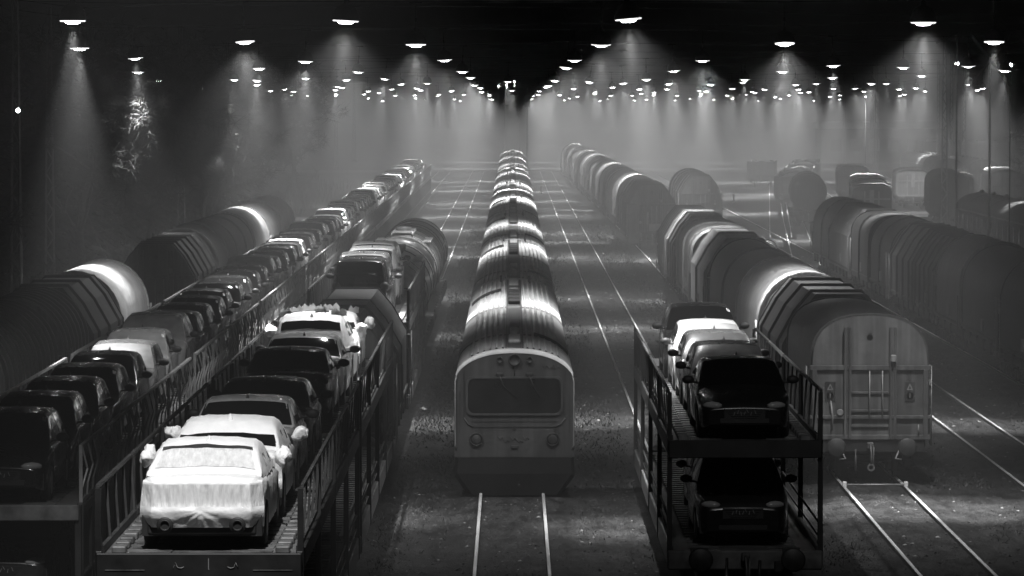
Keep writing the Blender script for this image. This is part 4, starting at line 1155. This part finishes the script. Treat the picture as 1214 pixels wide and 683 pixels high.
def coach(x, y, L, yaw, label, m='mid_steel'):
    root = thing('passenger_coach', (x,y,0), yaw, label, 'coach', 'coaches at the right')
    add_bogies(root, L, 3.4); add_buffers(root, 0, y1=L)
    P = [(-1.42,.95),(-1.42,3.0)]+[(-1.42*math.cos(math.pi*i/16)*1.0, 3.0+1.0*math.sin(math.pi*i/16)**.75) for i in range(1,16)]+[(1.42,3.0),(1.42,.95)]
    b = MB(); b.loft([[(px,.1,pz) for px,pz in P],[(px,L-.1,pz) for px,pz in P]], smooth=False)
    for f in b.bm.faces: f.smooth = f.calc_center_median().z > 3.05
    for yy in (.1,L-.1): b.face([(px,yy,pz) for px,pz in P])
    for k in range(4): 
        yy = L*(.14+.24*k); Q = [(px*1.012, pz+.03) for px,pz in P[2:-2]]; b.loft([[(px,yy-.04,pz-.03) for px,pz in Q],[(px,yy,pz) for px,pz in Q],[(px,yy+.04,pz-.03) for px,pz in Q]])
    obj('coach_body', b, M[m], root)
    n = int(L/.85)
    for s in (-1,1):
        b = MB()
        for k in range(n+1): b.bx(s*1.435-.02,s*1.435+.02,.3+k*.85-.05,.3+k*.85+.05,1.0,3.0,bev=.008)
        b.bx(s*1.44-.02,s*1.44+.02,.12,L-.12,2.98,3.06)
        obj('side_rib', b, M['galv'], root)
        for k in range(int(L/2.55)):
            b = MB(); y = .3+.85+k*2.55; b.bx(s*1.422-.006,s*1.422+.006,y+.06,y+.79,1.95,2.75); obj('window', b, M['glass'], root)
    b = MB(); b.bx(-.45,.45,.02,.098,1.05,3.1,bev=.02); obj('end_door', b, M['dark_steel'], root)
    b = MB()
    for k in range(8): b.lathe([(.14,0),(.16,.12),(.06,.2),(.001,.21)], (0, 1.2+k*(L-2.4)/7, 3.98), 12)
    obj('roof_vent', b, M['galv'], root)
    return root
# ------------------------------------------------------------------ middle train
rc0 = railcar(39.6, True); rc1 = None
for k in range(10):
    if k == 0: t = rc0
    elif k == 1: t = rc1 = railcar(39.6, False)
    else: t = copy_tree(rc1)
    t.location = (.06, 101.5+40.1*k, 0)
    lab = 'grey flat-fronted railcar with a wide windscreen at the near end of the middle train' if k == 0 else \
          ('ribbed-roof railcar at the far end of the middle train' if k == 9 else '%s ribbed-roof railcar back from the cab front in the middle train' % ordinal(k))
    tag(t, lab, 'railcar', 'railcars of the middle train')

# ------------------------------------------------------------------ near left train
xl = TX['near_left']
A = carrier_open(xl, 59.7, 22.2, 'open car carrier nearest the viewer at left, wrapped white saloons on its upper deck', marks=True, zup=3.15)
B = copy_tree(A); B.location = (xl, 82.9, 0); B['label'] = 'second open car carrier at left, carrying a wrapped car with loose film flaps'
for ch in list(B.children):
    if ch.name.split('.')[0] == 'chalk_mark': bpy.data.objects.remove(ch)
def put(t, loc, rz, label, cat='car', group=None):
    t.location = loc; t.rotation_euler = (0,0,rz); return tag(t, label, cat, group)
G1 = 'cars on the upper deck of the near left train'
wr1 = make_wrapped('saloon', 'wrapped_car', 3)
put(wr1, (xl, 62.55, 3.17), math.pi, 'white saloon fully wrapped in film, nearest the viewer, pleated film over its boot', 'car', G1)
wr2 = make_wrapped('saloon', 'wrapped_car', 9, cut_rear=False)
put(wr2, (xl+.02, 66.9, 3.17), math.pi, 'white film-wrapped saloon just in front of the nearest wrapped saloon, dark rear window showing', 'car', G1)
place_car('saloon','silver', (xl, 71.6, 3.17), math.pi, 'silver saloon with a roof fin, third car back on the near left carriers', G1)
place_car('saloon','charcoal', (xl+.03, 76.4, 3.17), math.pi, 'dark grey saloon, fourth car from the viewer on the near left carriers', G1)
place_car('saloon','black', (xl-.02, 85.6, 3.17), math.pi, 'black saloon at the near end of the second left carrier, below the white wrapped car', G1)
place_car('saloon','white', (xl+.03, 90.4, 3.17), math.pi, 'white-roofed saloon between the black saloon and the ragged white wrapped car', G1)
wr3 = make_wrapped('suv', 'wrapped_car', 17, cut_rear=False, ragged=True)
put(wr3, (xl, 95.2, 3.17), math.pi, 'white wrapped tall car with a wide dark rear window and bagged mirrors, brightly lit', 'car', G1)
wr4 = make_wrapped('saloon', 'wrapped_car', 23, cut_rear=False, ragged=True)
put(wr4, (xl+.02, 100.2, 3.17), math.pi, 'white wrapped car with loose film flaps on its roof, beside the dark hooded wagon', 'car', G1)
C1 = hooded_wagon(xl, 105.2, [(8.2,'hex',1.0,'hood_dark',1),(7.4,'hex',.98,'hood_dark',0)], 'dark hooded wagon with a chamfered roof between the left car carriers', end='hex', detail=True)
D = copy_tree(B); D.location = (xl, 122.0, 0); D['label'] = 'open car carrier with four vans on top, just before the tank wagons'
for k, (p, y) in enumerate((('charcoal',124.6),('silver',129.4),('white',134.2),('white',139.2))):
    place_car('van', p, (xl+.05*(-1)**k, y, 3.17), math.pi, '%s van, %s from the viewer of the four vans on the left carrier' % ({'charcoal':'dark grey','silver':'grey','white':'white'}[p], ordinal(k+1)), 'vans on the third left carrier')
tank_wagon(xl, 145.6, 19.5, 1.42, 2.62, 'tank_light', 'long pale tank wagon right behind the four vans')
tank_wagon(xl, 166.0, 15.2, 1.46, 2.66, 'tank', 'tank wagon with dark hoops in the middle of the left tank wagons')
tank_wagon(xl, 182.0, 15.2, 1.46, 2.66, 'tank', 'last tank wagon of the near left train, nearest the empty track', dome=False)

# ------------------------------------------------------------------ outer left row of closed carriers with its cars
xo = TX['outer_left']
cc0 = carrier_closed()
for k in range(12):
    t = cc0 if k == 0 else copy_tree(cc0)
    t.location = (xo, 72.4+26.2*k, 0)
    lab = 'nearest of the panel-sided car carriers at far left, dark cars on top' if k == 0 else ('panel-sided car carrier at the far end of the long left row' if k == 11 else '%s panel-sided car carrier from the viewer in the long left row' % ordinal(k+1))
    tag(t, lab, 'car carrier', 'panel-sided car carriers of the outer left row')
paints = ['black','black','black','charcoal','charcoal','grey','silver','silver','grey','black','black','black','charcoal','black','black','charcoal','white','white','white','charcoal','silver','white','black','silver','white','white','white','black']
kinds  = ['hatchback','hatchback','hatchback','hatchback','hatchback','hatchback','hatchback','suv','hatchback']
crng = random.Random(5)
G2 = 'cars on top of the outer left carriers'
y = 72.4; n = 0; xyz = []
for k in range(12):
    y0 = 72.4+26.2*k
    for q in range(6): xyz.append(y0+2.25+q*4.24)
for n, y in enumerate(xyz):
    p = paints[n] if n < len(paints) else crng.choice(['white','white','white','silver','white','white','grey','white','charcoal'])
    kd = kinds[n % len(kinds)] if n < 30 else crng.choice(['hatchback','hatchback','suv','hatchback'])
    pw = {'charcoal':'dark grey'}.get(p, p)
    lab = '%s %s, %s car back on the outer left carriers' % (pw, KINDWORD[kd], ordinal(n+1))
    x = xo + crng.uniform(-.06,.06)
    if n < 32:
        place_car(kd, p, (x, y, 2.64), 0, lab, G2, windscreen='lit_glass' if n in (5,6,7,16,17,18) else 'glass', sticker=(n % 3 == 0 or 8 < n < 16))
    else:
        tag(far_car(kd, p, (x, y, 2.64), 0, KINDNAME[kd]), lab, 'car', G2)
place_car('hatchback','charcoal', (xo, 75.2, .93), 0, 'dark hatchback on the lower deck inside the nearest far left carrier', 'cars on lower decks')

# ------------------------------------------------------------------ far left hooded wagons
xf = TX['far_left']; LW = 'hooded wagons of the far left train'
hooded_wagon(xf, 85.5, [(8.4,'round',.97,'hood_black',8),(8.4,'round',1.0,'hood_black',9),(8.4,'round',.97,'hood_black',9)], 'black ribbed hood wagon nearest the viewer at the far left edge', 'round', group=LW)
hooded_wagon(xf, 112.2, [(6.5,'round',.97,'hood_black',7),(9.2,'hex',1.04,'hood_black',3),(9.6,'round',1.03,'hood_light',0)], 'far left wagon with a black chamfered hood and a pale rounded one', 'round', group=LW)
hooded_wagon(xf, 158, [(12,'hex',1.0,'hood_black',5),(11.8,'round',1.05,'hood_dark',1)], 'black chamfered-hood wagon standing alone after the gap in the far left train', 'hex', detail=True, group=LW)
hooded_wagon(xf, 183, [(11.4,'round',1.0,'hood_dark',1),(11.6,'round',1.05,'hood_light',0)], 'far left wagon whose far half is a bright rounded hood', 'round', group=LW)
hooded_wagon(xf, 207.2, [(11.5,'round',1.0,'hood_light',0),(11.7,'round',1.04,'hood_light',0)], 'all pale rounded-hood wagon at the far end of the far left train', 'round', group=LW)

# ------------------------------------------------------------------ near right carrier with its cars
xr = TX['near_right']
E = carrier_open(xr, 80.2, 22.4, 'open car carrier at right of the middle train, five cars on its upper deck', zup=3.1)
G3 = 'cars on the near right carrier'
for k, (kd, p, y, ws, lab, st) in enumerate((
    ('saloon','black',82.75,'glass','black saloon at the near end of the right carrier upper deck, facing the viewer',False),
    ('hatchback','grey',87.2,'lit_glass','grey hatchback right behind the black saloon on the right carrier',False),
    ('hatchback','silver',91.4,'lit_glass','silver hatchback in the middle of the five cars on the right carrier',False),
    ('hatchback','white',95.7,'lit_glass','white hatchback, fourth from the viewer on the right carrier',False),
    ('suv','charcoal',100.0,'glass','dark tall estate car with a white windscreen sticker, last on the right carrier',True))):
    place_car(kd, p, (xr, y, 3.12), 0, lab, G3, ws, st)
place_car('suv','black', (xr, 83.2, 1.02), 0, 'black tall estate car on the lower deck of the right carrier, facing the viewer', 'cars on lower decks')
place_car('hatchback','charcoal', (xr+.05, 88.0, 1.02), 0, 'dark hatchback behind the tall estate car on the lower deck of the right carrier', 'cars on lower decks')

# ------------------------------------------------------------------ right hooded wagons
RW = 'hooded wagons of the right train'
hooded_wagon(8.9, 104.6, [(9,'arch',1.0,'hood_dark',0),(11.4,'hex',1.08,'hood_black',3)], 'hooded wagon nearest the viewer at right, its framed end wall with two warning plates', 'arch', True, group=RW)
hooded_wagon(8.9, 126.2, [(12.4,'round',1.06,'hood_light',0),(20.8,'round',1.0,'hood_dark',1)], 'right train wagon with a bright rounded hood in front and a dark hood behind', 'round', group=RW)
hooded_wagon(8.9, 160.6, [(12.5,'hex',1.07,'hood_light',1),(18.2,'arch',1.0,'hood_grey',3)], 'right train wagon whose near hood is white and chamfered', 'hex', group=RW)
hooded_wagon(8.9, 193, [(10,'hex',1.05,'hood_grey',3),(11,'hex',1.0,'hood_black',6)], 'ribbed grey and black wagon at the far end of the nearer right wagons', 'hex', group=RW)
looks = [[(10,'hex',1.03,'hood_dark',4),(13,'hex',.99,'hood_dark',3)],[(12,'round',1.04,'hood_grey',0),(11,'hex',1.0,'hood_dark',5)],[(11,'round',1.0,'hood_dark',2),(12,'round',1.05,'hood_grey',0)],
         [(12,'round',1.05,'hood_grey',0),(11,'round',1.0,'hood_dark',1)],[(11,'arch',1.0,'hood_grey',2),(12,'round',1.05,'hood_light',0)],[(11,'round',1.0,'hood_grey',1),(12,'round',1.04,'hood_light',1)]]
words = ['dark hoods and an open end door','a grey hood before a ribbed one','a dark hood before a grey one','a wide hood before a narrow one','an arched hood before a pale one','grey and pale rounded hoods']
y = 267.0; yaws = []
for k in range(10):
    x0, x1 = right_x(y), right_x(y+23.5); yaw = math.atan2(-(x1-x0), 23.5)
    i = k if k < 6 else (2,4,5,4)[k-6]
    t = hooded_wagon(x0, y, looks[i], 'wagon with %s, %s in the distant right train' % (words[i], ordinal(k+1)), looks[i][0][1], k == 0, yaw, group='hooded wagons of the distant right train')
    if k == 0:
        m = MB(); m.bx(-1.55,-.85,-.45,-.38,.55,2.95,bev=.02); m.bx(-1.5,-1.44,-.5,-.45,.6,2.9); m.bx(-.96,-.9,-.5,-.45,.6,2.9); obj('end_door', m, M['mid_steel'], t)
        m = MB(); m.tube([(-.35,-.3,1.2),(-.25,-.32,2.5)], .05, 6); m.bx(-.2,1.2,-.25,-.2,1.3,1.75); obj('brake_handle', m, M['galv'], t)
    y += 24.2
hooded_wagon(13.35, 298, [(11,'hex',1.0,'hood_black',3),(10,'round',1.04,'hood_dark',2)], 'lone dark wagon with a chamfered end, right of the open-door wagon', 'hex', True, group='hooded wagons of the right train')

# ------------------------------------------------------------------ fourth right row
xq = TX['fourth_right']; QW = 'hooded wagons of the outer right train'
hooded_wagon(xq, 117, [(12,'round',1.0,'hood_black',1),(11.5,'round',1.05,'hood_dark',0)], 'dark rounded-hood wagon cut off by the right edge, nearest of the outer right train', 'round', group=QW)
hooded_wagon(xq, 141, [(12,'round',1.0,'hood_dark',0),(8.5,'round',1.06,'hood_grey',0)], 'outer right wagon with a dark hood in front and a paler rounded hood behind', 'round', group=QW)
hooded_wagon(xq, 162.2, [(9,'hex',1.0,'hood_black',5),(10.5,'hex',1.04,'hood_black',4)], 'outer right wagon with black chamfered ribs, beyond the pale rounded hood', 'hex', group=QW)
hooded_wagon(xq, 182.4, [(10,'round',1.0,'hood_black',1),(10,'arch',1.03,'hood_dark',1)], 'plain black-hood wagon in the middle of the outer right train', 'round', group=QW)
hooded_wagon(xq, 203, [(13,'hex',1.06,'hood_grey',0),(13,'round',1.0,'hood_grey',1)], 'outer right wagon with two grey hoods at the far end of its train', 'hex', group=QW)
tank_wagon(22.2, 316, 14, 1.4, 2.65, 'hood_dark', 'small round-ended tank wagon at right beyond the grey hoods', yaw=-.06, dome=False)

# ------------------------------------------------------------------ far right sidings
coach(28.4, 210, 46, 0, 'ribbed-side coach cut off by the right edge, nearest of the coaches')
coach(44.3, 396, 26, 0, 'pale ribbed coach at the right edge, behind the ribbed-side coach', m='hood_grey')
coach(43.4, 430, 26, 0, 'far coach with roof vents standing left of the pale ribbed coach', m='mid_steel')
for k, (x, y, l, tp, zt, mm_, lab) in enumerate((
    (25.6, 300, 15, 'box', 3.6, 'panel_dark', 'black box wagon right of the small tank wagon'),
    (27.3, 322, 15, 'box', 3.6, 'panel_dark', 'long flat-roofed box wagon beyond the black one by the small tank wagon'),
    (29.2, 345, 15, 'box', 3.3, 'mid_steel', 'low grey box wagon at the far end of the line of flat-roofed box wagons'),
    (33.0, 318, 16, 'arch', 4.1, 'panel_dark', 'black rounded box wagon behind the nearest coach'),
    (35.6, 338, 16, 'box', 3.7, 'hood_grey', 'grey box wagon with a row of pale ribs beyond the black rounded one'),
    (40.6, 345, 18, 'box', 3.8, 'mid_steel', 'grey box wagon at the right edge behind the coaches'))):
    boxcar(x, y, l, -.07, lab, tp, zt, True, m=mm_, front_light=(k % 2 == 0), group='box wagons of the far right sidings')
for k in range(5): gondola(24.6+2.0*k, 372+24*k, 14, -.08, 'low open wagon in the far line beside the tank wagon, %s from the viewer' % ordinal(k+1), h=1.6)
boxcar(38.4, 372, 18, -.06, 'rounded-roof box wagon with its dark arched end towards the viewer', 'arch', 4.3, True, m='hood_grey', front_light=True)
boxcar(34.8, 366, 13, -.06, 'flat-topped box wagon left of the rounded-roof box wagon', 'box', 3.5, True, m='hood_grey', front_light=True)
boxcar(31.4, 388, 13, -.06, 'dark low box wagon with a bright roof edge, left of the flat-topped one', 'box', 3.5, True, m='mid_steel')
for k, (x, y, l) in enumerate(((27.6, 468, 'nearest the middle'), (31.0, 446, 'in the middle of the three'), (34.6, 430, 'nearest the box wagons'))):
    gondola(x, y, 15, -.08, 'dark low open wagon with a ribbed side, %s' % l, h=1.5)
# distant shed and wall
t = thing('shed', (56.5, 648, 0), 0, 'low dark shed with a bright white roof edge in the far right background', 'building')
m = MB(); m.bx(-9.5,9.5,-6,6,0,5.2)
obj('wall', m, M['wall_far'], t)
m = MB(); m.bx(-9.9,-1.2,-6.5,6.4,5.2,6.2,bev=.05); m.bx(-1.0,9.9,-6.5,6.4,5.35,6.35,bev=.05)
obj('roof_fascia', m, M['fascia'], t)
for k in range(6):
    m = MB(); m.bx(-8+k*2.9,-6.4+k*2.9,-6.06,-6.005,1.8,3.6); obj('window', m, M['glass'], t)
t = thing('boundary_wall', (74, 606, 0), 0, 'long dark wall in the far right background, right of the white-edged shed', 'wall')
m = MB()
for k in range(12): m.bx(-15+k*2.6,-12.5+k*2.6,-.12,.12,0,3.6,bev=.02)
obj('wall_panel', m, M['wall_far'], t)
m = MB()
for k in range(13): m.bx(-15.15+k*2.6,-14.9+k*2.6,-.22,.22,0,3.8,bev=.02)
obj('pier', m, M['dark_steel'], t)
# tall mast and slim tower where the tracks vanish
t = thing('signal_mast', (2.05, 566, 0), 0, 'tall thin mast beyond the end of the middle train', 'mast')
m = MB(); m.tube([(0,0,.4),(0,0,11.4)], [.16,.10], 10); obj('pole', m, M['galv'], t)
m = MB(); m.box((0,0,.2),(.9,.9,.4),bev=.05); obj('footing', m, M['concrete'], t)
m = MB(); m.bx(-.35,.35,-.12,.12,8.6,10.2,bev=.05); obj('signal_head', m, M['black_steel'], t)
t = thing('light_tower', (.0, 700, 0), 0, 'slim dark tower topped by two tiny lamps beyond the middle train', 'tower')
m = MB()
for sx in (-1,1):
    for sy in (-1,1): m.tube([(sx*1.3,sy*1.3,0),(sx*1.0,sy*1.0,11.4)], .12, 5)
for k in range(8):
    z = .4+k*1.36
    for s in (-1,1): m.tube([(-1.25,s*1.2,z),(1.2,s*1.2,z+1.36)], .06, 4); m.tube([(s*1.2,-1.2,z),(s*1.2,1.2,z+1.36)], .06, 4)
m.bx(-1.1,1.1,-.9,.9,.2,10.4)
obj('tower_frame', m, M['black_steel'], t)
m = MB(); m.bx(-1.6,1.6,-1.6,1.6,11.3,11.5); obj('platform', m, M['dark_steel'], t)
for x, z in ((-.9,12.1),(-2.2,11.9),(.4,12.6)):
    m = MB(); m.lathe([(.001,-.12),(.16,-.06),(.16,.06),(.001,.12)], (x,0,z), 12); m.tube([(x,0,11.5),(x,0,z)], .04, 5); obj('tower_lamp', m, M['glow'], t)
# crossed boards high on a mast, and small flood lamps on the right masts
t = thing('crossed_board_mast', (25.7, 227, 0), 0, 'mast with two big crossed dark boards high up at the right', 'mast')
m = MB(); m.tube([(0,0,.3),(0,0,11.7)], [.08,.05], 8); obj('pole', m, M['galv'], t)
m = MB(); m.box((0,0,.15),(.7,.7,.3),bev=.04); obj('footing', m, M['concrete'], t)
for s in (-1,1):
    m = MB(); m.box((0,-.16-.06*(s>0),11.75),(.16,.05,3.6), ry=s*R(38), bev=.01); obj('board', m, M['galv'], t)
def small_flood(x, y, z, label, post):
    t = thing('flood_lamp', (x, y, 0), 0, label, 'lamp', 'small flood lamps')
    m = MB(); m.tube([(0,.12,0),(0,.12,z+.2)], .035, 6); m.tube([(0,.12,z+.15),(0,0,z+.1)], .035, 5); obj('pole', m, M['dark_steel'], t)
    m = MB(); m.box((0,0,z),(.24,.14,.2),bev=.03); h = obj('lamp_housing', m, M['lamp_shell'], t)
    m = MB(); m.lathe([(.001,-.09),(.06,-.09),(.085,-.076)], (0,0,z), 14, axis='Y'); obj('lens', m, M['glow'], h)
small_flood(20.75, 197.0, 11.3, 'small square flood lamp on a post at right, under the big bell lamp', True)
small_flood(24.2, 205, 11.3, 'small flood lamp near the crossed boards at the right edge', True)
small_flood(35.6, 425, 9.9, 'small round flood lamp over the far right sidings', True)
small_flood(-19.3, 165, 9.2, 'small flood lamp among the bare trees at far left', True)
# gallows arm beside the big right lamp
t = thing('gallows_post', (20.6, 195.6, 0), 0, 'tall pale gallows post with a slanting arm beside the big right bell lamp', 'post')
m = MB(); m.bx(-.04,.04,-.04,.04,.2,12.75,bev=.01); m.box((0,0,.12),(.6,.6,.25),bev=.03); m.tube([(0,0,12.7),(-1.0,-.6,12.25)], .06, 6); obj('post', m, M['galv'], t)
# small things on the ground
for k, (x, y, l) in enumerate(((20.6, 392, 'between the far right tracks'), (14.2, 300, 'beside the lone dark wagon'), (3.0, 430, 'left of the distant right train'), (11.4, 330, 'right of the distant right train'))):
    m = MB(); m.bx(-.09,.09,-.09,.09,0,.75,bev=.02); m.bx(-.11,.11,-.11,.11,.75,.86,bev=.02)
    tag(obj('marker_post', m, M['white_paint'], None, (x,y,0)), 'small white marker post %s' % l, 'marker post', 'white marker posts')
m = MB(); m.tube([(-.55,0,0),(-.52,0,.55),(-.35,0,.82),(0,0,.95),(.35,0,.82),(.52,0,.55),(.55,0,0)], .05, 8)
tag(obj('hoop_guard', m, M['white_paint'], None, (15.9, 262, 0)), 'white tubular hoop standing by the far end of the outer right train', 'hoop')
t = thing('track_bar', (8.9, 103.0, 0), 0, 'pale bar lying across the rails in front of the nearest right wagon', 'track bar')
m = MB(); m.tube([(-.75,0,.2),(.75,0,.2)], .025, 8); obj('bar', m, M['galv'], t)
for s in (-1,1):
    m = MB(); m.bx(s*.7525-.05,s*.7525+.05,-.07,.07,.148,.28,bev=.015); obj('end_clamp', m, M['white_paint'], t)
m = MB(); m.bx(-1.10,-.80,22.44,22.48,3.05,3.32); obj('end_plate', m, M['sticker'], E)
t = thing('triangle_sign', (26.6, 462, 0), 0, 'white triangle sign in front of the low open wagons', 'sign')
m = MB(); m.tube([(0,0,0),(0,0,1.6)], .05, 6); obj('pole', m, M['dark_steel'], t)
m = MB(); m.loft([[(-.75,-.07,1.4),(0,-.07,2.9),(.75,-.07,1.4)],[(-.45,-.07,1.58),(0,-.07,2.5),(.45,-.07,1.58)]], closed=True, smooth=False); obj('sign_face', m, M['mid_steel'], t)
for k, (x, y) in enumerate(((5.0, 165), (5.9, 142), (-2.3, 130), (2.3, 236), (5.6, 262), (12.0, 96))):
    m = MB(); a = k*1.3
    m.loft([[(.3*math.cos(a)-.1*i, .3*math.sin(a)+.12*j, .02+.05*math.sin(i*2+j+k)+.05) for i in range(4)] for j in range(3)])
    tag(obj('paper_scrap', m, M['sticker'], None, (x, y, 0)), 'pale crumpled scrap on the ground, %s from the viewer of six' % ordinal(sorted((96,130,142,165,236,262)).index(y)+1), 'scrap', 'pale scraps on the ground')

# ------------------------------------------------------------------ bare trees
def make_tree(seed, h):
    r = random.Random(seed); root = thing('bare_tree')
    tr = MB(); cw = MB(); tips = []
    def grow(p, d, ln, rad, lev):
        pts = [p]; rs = [rad]; n = 5 if lev < 2 else 4
        for i in range(n):
            d = (d + Vector((r.gauss(0,.16), r.gauss(0,.16), r.gauss(.05,.10)))).normalized()
            p = p + d*ln/n; pts.append(p); rs.append(rad*(1-.55*(i+1)/n))
            if lev < 4 and i >= (1 if lev else 1):
                for q in range(2 if lev < 3 else 1):
                    ax = Vector((r.gauss(0,1), r.gauss(0,1), r.gauss(.15,.5))).normalized()
                    nd = (d*.55 + ax*.8).normalized()
                    if lev < 3: grow(p, nd, ln*r.uniform(.42,.62), rs[-1]*.55, lev+1)
                    else: tips.append((p, nd, ln*.5))
        tips.append((p, d, ln*.4))
        if lev < 3: tr.tube(pts, rs, 7 if lev == 0 else 5, caps=False)
        else:
            cw.tube(pts, [max(.008, q) for q in rs], 3, caps=False)
    grow(Vector((0,0,-.1)), Vector((0,0,1)), h*.62, h*.017, 0)
    for (p, d, ln) in tips:
        for q in range(7):
            nd = (d*.7 + Vector((r.gauss(0,.6), r.gauss(0,.6), r.gauss(-.05,.5)))).normalized()
            l2 = r.uniform(.4,1.1); s = nd.cross(Vector((r.gauss(0,1),r.gauss(0,1),r.gauss(0,1)))).normalized()*r.uniform(.012,.022)
            mid = p + nd*l2*.55 + Vector((0,0,-.04)); e = p + nd*l2 + Vector((r.gauss(0,.12),r.gauss(0,.12),r.gauss(-.1,.1)))
            vs = [cw.bm.verts.new(t) for t in (p-s, p+s, mid+s*.7, mid-s*.7, e)]
            cw.bm.faces.new((vs[0],vs[1],vs[2],vs[3])); cw.bm.faces.new((vs[3],vs[2],vs[4]))
    obj('trunk', tr, M['bark'], root); obj('crown', cw, M['twig'], root)
    return root
trees = [make_tree(40+k, hh) for k, hh in enumerate((12.5, 10.5, 13.5, 9.0, 11.5))]
trng = random.Random(21); used = 0
spots = []
for k in range(64):
    d = 132 + 330*(k/63)**1.1; 
    spots.append((-19.5 - trng.uniform(0,1)*(4+.03*d) - (k%3)*2.4, d + trng.uniform(-4,4)))
spots = [(x-.3, d) for x, d in spots if d > 140 and min(math.hypot(x-a, d-b) for a, b in LAMPS) > 4.6]
NT = len(spots); spots += [(41, 335)]
zone = lambda d: 'close to the ribbed wagons' if d < 185 else ('abreast of the pale hooded wagons' if d < 260 else ('well beyond the far left train' if d < 350 else 'in the misty distance'))
for k, (x, d) in enumerate(spots):
    t = trees[used] if used < len(trees) else copy_tree(trees[k % len(trees)]); used += 1
    t.location = (x, d, 0); t.rotation_euler = (0,0,trng.uniform(0,6.28)); s = trng.uniform(.85,1.12); t.scale = (s,s,s)
    if x > 0: lab = 'lone bare tree at the right edge behind the coaches'
    else: lab = 'bare tree, %s from the viewer along the tree belt at left' % ordinal(k+1)
    tag(t, lab, 'tree', 'bare trees beside the yard')

# dark evergreens standing behind the bare trees
def make_spruce(seed, h):
    r = random.Random(seed); root = thing('spruce_tree')
    m = MB(); m.tube([(0,0,-.1),(.05,0,h*.5),(0,.03,h*.97)], [h*.014,h*.009,.02], 7); obj('trunk', m, M['bark'], root)
    vs, fs = [], []
    for k in range(2600):
        t = r.random()**.8; z = h*(.06+.92*t); rad = (1-t)**.8*h*.24*(.75+.35*math.sin(t*38+r.random()))*(.35+.65*r.random()**.5)
        a = r.uniform(0,6.28); c = Vector((rad*math.cos(a), rad*math.sin(a), z-.25*rad)); out = Vector((math.cos(a), math.sin(a), -.45+r.gauss(0,.2)))
        sd = Vector((-math.sin(a), math.cos(a), r.gauss(0,.3)))*r.uniform(.08,.22); ln = r.uniform(.35,.8); i = len(vs)
        vs += [c-sd*.4, c+sd*.4, c+out*ln*.6+sd, c+out*ln, c+out*ln*.6-sd]; fs.append((i,i+1,i+2,i+3,i+4))
    me = bpy.data.meshes.new('crown'); me.from_pydata(vs, [], fs); me.update(); obj('crown', me, M['needle'], root)
    return root
spr = [make_spruce(71, 12.0), make_spruce(72, 10.5), make_spruce(73, 13.0)]
srng = random.Random(9)
for k in range(48):
    d = 138 + 235*(k/47); x = -23.0 - (k % 3)*2.6 - srng.uniform(0,2.2)
    t = (spr[k] if k < 3 else copy_tree(spr[k % 3]))
    while min(math.hypot(x-a, d-b) for a, b in LAMPS) < 4.5: x -= 1.5
    s = srng.uniform(.82,1.08); t.location = (x, d, 0); t.rotation_euler = (0,0,srng.uniform(0,6.28)); t.scale = (s,s,s)
    tag(t, 'dark evergreen behind the bare trees at left, %s from the viewer' % ordinal(k+1), 'tree', 'evergreens behind the bare trees')

# dark undergrowth below the trees
mb = MB(); urng = random.Random(3)
for k in range(5200):
    d = 132 + 330*urng.random(); x = -17.5 - urng.random()**1.4*30; h = urng.uniform(.5,2.2)
    a = urng.uniform(0,6.28); c = Vector((x,d,0)); s = Vector((math.cos(a),math.sin(a),0))*.03; lean = Vector((urng.gauss(0,.4),urng.gauss(0,.4),h))
    vs = [mb.bm.verts.new(p) for p in (c-s, c+s, c+lean)]; mb.bm.faces.new(vs)
tag(obj('undergrowth', mb, M['twig']), 'dark bare scrub and stems under the trees at left', 'scrub', kind='stuff')

# ------------------------------------------------------------------ mist
mb = MB(); mb.bx(-GX-2, GX+2, GY0-2, GY1+2, -1.0, 29.0)
hz = bpy.data.materials.new('haze'); hz.use_nodes = True
nt = hz.node_tree
for n in list(nt.nodes):
    if n.type != 'OUTPUT_MATERIAL': nt.nodes.remove(n)
pv = nt.nodes.new('ShaderNodeVolumePrincipled'); pv.inputs['Color'].default_value = (.95,.95,.95,1); pv.inputs['Density'].default_value = HAZE
pv.inputs['Anisotropy'].default_value = 0.0
nt.links.new(pv.outputs['Volume'], nt.nodes['Material Output'].inputs['Volume'])
hz.cycles.volume_sampling = 'EQUIANGULAR'
tag(obj('haze', mb, hz), kind='stuff')
